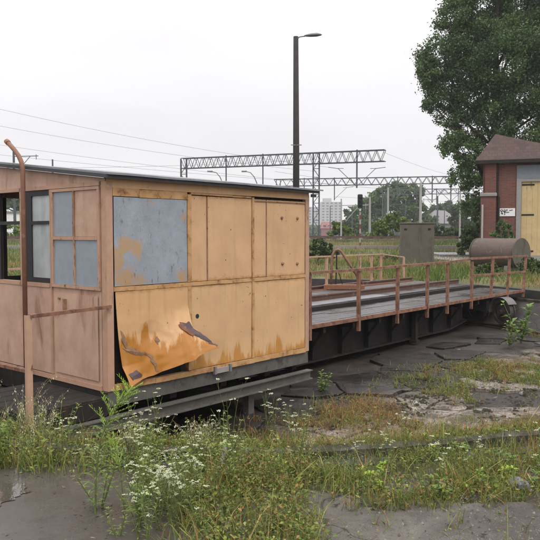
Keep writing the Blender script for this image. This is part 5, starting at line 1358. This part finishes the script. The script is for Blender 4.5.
# ---- trees
TREE = {'dark': np.array([[.07,.125,.042],[.095,.155,.05],[.055,.10,.036],[.115,.175,.06]]),
        'mid': np.array([[.06,.09,.03],[.08,.115,.035],[.05,.075,.03]]),
        'bright': np.array([[.13,.19,.04],[.16,.22,.05],[.10,.15,.035]])}
def leaves(lobes, n, ls, pal, name, parent, sub=26, fill=.55, org=Vector((0,0,0))):
    vol = np.array([(l[3]*l[4]*l[5])**(2/3) for l in lobes]); vol = vol/vol.sum()
    cs = []; rs = []
    for l, v in zip(lobes, vol):
        k = sub
        d = rng.normal(0, 1, (k, 3)); d /= np.linalg.norm(d, axis=1)[:, None]
        rr_ = rng.uniform(fill, 1.0, k)**.6
        c = np.array(l[:3]) + d*np.array(l[3:6])*rr_[:, None]; cs.append(c)
        rs.append(np.full(k, min(l[3:6])*.24)*rng.uniform(.6, 1.4, k))
    cs = np.concatenate(cs); rs = np.concatenate(rs)
    w = rs**2; idx = rng.choice(len(cs), n, p=w/w.sum())
    g_ = rng.normal(0, .62, (n, 3)); p_ = cs[idx] + g_*rs[idx][:, None]*np.array([1,1,.8])
    a = rng.normal(0, 1, (n, 3)); a /= np.linalg.norm(a, axis=1)[:, None]
    b = np.cross(a, rng.normal(0, 1, (n, 3))); b /= np.linalg.norm(b, axis=1)[:, None]
    s = ls*rng.uniform(.6, 1.3, n)[:, None]
    V = np.stack([p_-a*s*.5, p_+b*s*.32, p_+a*s*.5, p_-b*s*.32], 1).reshape(-1, 3) - np.array(org)
    clump = pal[rng.integers(0, len(pal), len(cs))]*rng.uniform(.8, 1.2, (len(cs), 1))
    T = np.repeat((clump[idx]*rng.uniform(.8, 1.25, (n, 1)))[:, None], 4, 1).reshape(-1, 3)
    o = raw(name, V, np.arange(n*4), np.full(n, 4), M['leaf'], T); o.parent = parent; return cs
def tree(name, label, base, lobes, n, ls, pal, cat='tree', trunk_r=.25, limbs=8, sub=26, fill=.55, group=None):
    base = Vector(base); root = empty(name, base); tag(root, label, cat, group)
    cs = leaves(lobes, n, ls, TREE[pal], 'crown', root, sub, fill, base)
    top = max(l[2] for l in lobes); mb = MB(); H = top-base.z
    c0 = np.mean([l[:3] for l in lobes], 0)
    tp = [Vector((0,0,-.1)), Vector((0,0,H*.25)), Vector((c0[0]-base.x, c0[1]-base.y, H))*.5 + Vector((0,0,H*.1)), Vector((c0[0]-base.x, c0[1]-base.y, H))]
    mb.tube(tp, [trunk_r, trunk_r*.8, trunk_r*.55, trunk_r*.15], 8)
    for l in lobes:
        q = Vector(l[:3])-base; s = tp[1].lerp(tp[3], min(.85, max(0, (q.z*.6-tp[1].z)/max(.1, tp[3].z-tp[1].z))))
        mb.tube([s, s.lerp(q, .5)+Vector((0,0,-.1*abs(q.x))), q], [trunk_r*.35, trunk_r*.2, trunk_r*.07], 5)
        for k in range(3):
            e = q + Vector((random.uniform(-1,1)*l[3], random.uniform(-1,1)*l[4], random.uniform(-.3,1)*l[5]))*.8; mb.tube([s.lerp(q,.6), e], [trunk_r*.1, trunk_r*.04], 4)
    mb.build('trunk', M['bark'], root, True); return root
def lob(Y, items, depth=.9):
    out = []
    for px, py, r in items:
        c_ = site(px, py, Y + random.uniform(-1,1)*r*Y/690*.5); rr_ = r*Y/690; out.append((c_.x, c_.y, c_.z, rr_, rr_*depth, rr_*.95))
    return out
Yt = 41; random.seed(5)
items = [(452,22,20),(463,48,24),(436,62,24),(445,92,24),(470,85,28),(452,120,17),(448,145,12),(466,150,19),(462,178,15),(474,205,14),(478,228,13),(500,60,34),(540,40,40),(575,70,40),(525,100,32),(492,118,26),
         (556,112,30),(500,150,22),(490,20,34),(530,-10,45),(468,-8,26),(580,10,40),(500,-50,50),(560,-60,50),(600,100,36),(530,150,24),(425,75,12),(430,105,11),(476,172,15)]
tree('poplar_tree', 'huge leafy green poplar towering over the brick shed', G(492, Yt), lob(Yt, items, 1.0), 290000, .135, 'dark', trunk_r=.30, sub=40, fill=.35)
random.seed(6)
tree('tree', 'broad dark round tree in the distance behind the slim masts', G(383, 150), lob(150, [(383,205,15),(368,212,14),(397,200,14),(402,215,13),(358,218,10),(378,222,14),(350,213,6),(392,188,7),(385,196,10),(403,190,7)]), 34000, .55, 'dark', sub=26, trunk_r=.5)
tree('tree', 'dark tree just right of the broad one, behind the pale mast', G(412, 150), lob(150, [(413,196,10),(408,208,9),(420,212,8),(424,222,7),(412,222,9),(432,222,8)]), 16000, .5, 'dark', trunk_r=.4)
tree('tree', 'greyish tree in the haze behind the barn roof', G(436, 190), lob(190, [(438,212,8),(430,218,8),(446,216,8),(447,206,5)]), 12000, .6, 'mid', trunk_r=.4)
tree('tree', 'dark green tree standing left of the big tree trunk', G(466, 120), lob(120, [(462,212,10),(470,218,12),(458,222,9),(474,205,9)]), 9000, .42, 'mid', trunk_r=.35)
tree('tree', 'small dark tree beside the apartment block', G(349, 140), lob(140, [(350,224,8),(343,230,7),(356,228,7)]), 5000, .45, 'mid', trunk_r=.25)
tree('tree', 'dark tree seen through the left cabin window', G(16, 120), lob(120, [(10,200,12),(25,202,10),(-5,198,14),(40,206,9),(52,210,8)]), 11000, .45, 'dark', trunk_r=.4)
tree('tree', 'tree seen through the glazed cabin window', G(60, 130), lob(130, [(62,208,10),(78,212,10),(95,214,9)]), 7000, .5, 'mid', trunk_r=.4)
def bush(px, Y, items, n, ls, pal, label, name='bush'):
    tree(name, label, G(px, Y), lob(Y, items), n, ls, pal, 'bush', .05, sub=18)
bush(394, 62, [(380,228,8),(392,222,9),(404,226,9),(410,232,8),(372,235,6),(386,236,7)], 9000, .22, 'bright', 'bright green bush left of the grey box')
bush(341, 64, [(336,228,6),(344,231,6),(350,235,6),(330,236,5)], 5000, .2, 'bright', 'bright green bush below the apartment block')
bush(428, 60, [(440,232,7),(452,234,8),(462,236,7),(430,236,6)], 6000, .2, 'mid', 'green bush right of the grey box')
bush(318, 30, [(318,246,8),(327,249,7),(312,250,6),(334,254,5)], 5000, .09, 'mid', 'leafy bush at the end of the cabin behind the bridge')
bush(472, 34, [(468,236,8),(474,244,8),(464,248,7),(478,228,5)], 6000, .12, 'mid', 'green bush at the left corner of the brick shed')
bush(503, 31.5, [(503,228,7),(499,236,7),(508,238,7),(504,246,7)], 5000, .09, 'dark', 'dark bush growing against the brick wall')
bush(385, 34, [(380,262,6),(390,260,7),(396,263,6)], 3500, .10, 'mid', 'low bush just left of the grey box')
bush(532, 24, [(528,262,6),(537,266,7),(522,268,5)], 3500, .07, 'mid', 'leafy weeds beside the right end of the tank')
bush(488, 24, [(487,268,5),(494,269,5),(480,270,4)], 2500, .07, 'mid', 'leafy weeds below the left half of the tank')
bush(20, 60, [(8,232,8),(25,234,9),(45,236,8),(-5,234,8)], 5000, .22, 'bright', 'bright bushes outside the left cabin window')
# far woods along the horizon
V = []
for (p0, p1, Y, top, n) in ((-60, 330, 330, 231, 15000), (300, 620, 300, 226, 15000)):
    pxs = rng.uniform(p0, p1, n); hh = (235-top)*Y/690*(.6+.6*fbm(pxs*.06, pxs*0, 1, 3)) + .55
    X = (pxs-270)/690*Y; yy = Y+rng.uniform(0, 18, n); zz = 1.1+rng.uniform(0, 1, n)**.7*(hh+.5)
    pc = np.stack([X, yy, zz], 1); a = rng.normal(0,1,(n,3)); a /= np.linalg.norm(a,axis=1)[:,None]; b = np.cross(a, rng.normal(0,1,(n,3))); b /= np.linalg.norm(b,axis=1)[:,None]
    V.append(np.stack([pc-a*.6, pc+b*.45, pc+a*.6, pc-b*.45], 1).reshape(-1, 3))
V = np.concatenate(V); n = len(V)//4
tag(raw('far_wood', V, np.arange(n*4), np.full(n, 4), M['leaf'], np.repeat(pick(TREE['dark'], n), 4, 0)), 'far off line of woodland on the horizon', 'woodland', kind='stuff')

# ------------------------------------------------------------------ air
mb = MB(); mb.box(-420, 420, -40, 760, -2, 75)
hz = tag(mb.build('haze', None), 'thin damp haze in the air', kind='stuff')
hm, nt, out = newmat('haze_air'); pv = N(nt, 'ShaderNodeVolumePrincipled'); pv.inputs['Color'].default_value = (.93,.95,1,1); pv.inputs['Density'].default_value = .0005; pv.inputs['Anisotropy'].default_value = .2
nt.links.new(pv.outputs[0], out.inputs['Volume']); hz.data.materials.clear(); hz.data.materials.append(hm)

# ------------------------------------------------------------------ light
w = bpy.data.worlds.new('World'); S.world = w; w.use_nodes = True; nt = w.node_tree; nt.nodes.clear()
out = nt.nodes.new('ShaderNodeOutputWorld'); bg = nt.nodes.new('ShaderNodeBackground'); bg.inputs[1].default_value = .1
sky = nt.nodes.new('ShaderNodeTexSky'); sky.sky_type = 'NISHITA'; sky.sun_disc = False
SE, SA = radians(55), radians(160)         # sun height; direction clockwise from +Y
sky.sun_elevation = SE; sky.sun_rotation = SA; sky.dust_density = 4; sky.air_density = 1
hs = nt.nodes.new('ShaderNodeHueSaturation'); hs.inputs['Saturation'].default_value = .15; nt.links.new(sky.outputs[0], hs.inputs['Color'])
tc = nt.nodes.new('ShaderNodeTexCoord'); sep = nt.nodes.new('ShaderNodeSeparateXYZ'); nt.links.new(tc.outputs['Generated'], sep.inputs[0])
mp = N(nt, 'ShaderNodeMapping'); mp.inputs['Scale'].default_value = (1, 1, 3.2); nt.links.new(tc.outputs['Generated'], mp.inputs['Vector'])
cl = tex(nt, mp.outputs[0], 1.6, 5, .5, .3)
cloud = mix(nt, ramp(nt, cl, .35, .7), (10.3, 10.1, 10.3), (8.5, 8.3, 8.6))
zz = mth(nt, 'MAXIMUM', sep.outputs[2], 0.0)
gain = mth(nt, 'ADD', mth(nt, 'MULTIPLY', mth(nt, 'POWER', zz, 1.5), 1.9), 1.0)     # overcast sky brightens towards the zenith
cm = N(nt, 'ShaderNodeVectorMath', operation='SCALE'); nt.links.new(cloud, cm.inputs[0]); nt.links.new(gain, cm.inputs['Scale'])
nt.links.new(mix(nt, .9, hs.outputs[0], cm.outputs[0]), bg.inputs[0]); nt.links.new(bg.outputs[0], out.inputs[0])
sl_ = bpy.data.lights.new('sun', 'SUN'); sl_.energy = 1.5; sl_.angle = radians(22); sl_.color = (1, .97, .92)
so = bpy.data.objects.new('sun', sl_); COL.objects.link(so)
d = Vector((sin(SA)*cos(SE), cos(SA)*cos(SE), sin(SE))); so.rotation_euler = (-d).to_track_quat('-Z', 'Y').to_euler(); so.location = (0, 0, 30)

# ------------------------------------------------------------------ camera
cam = bpy.data.cameras.new('camera'); co = bpy.data.objects.new('camera', cam); COL.objects.link(co)
cam.sensor_width = 36; cam.lens = 46.0; cam.clip_end = 6000; cam.clip_start = .05
co.location = (0, 0, EYE); co.rotation_euler = (pi/2 - math.atan(35/690), 0, 0)
S.camera = co
S.view_settings.view_transform = 'Standard'; S.view_settings.look = 'None'; S.view_settings.gamma = 1; S.view_settings.exposure = 0
S.render.resolution_x = 1024; S.render.resolution_y = 1024
try: S.cycles.volume_bounces = 1
except Exception: pass
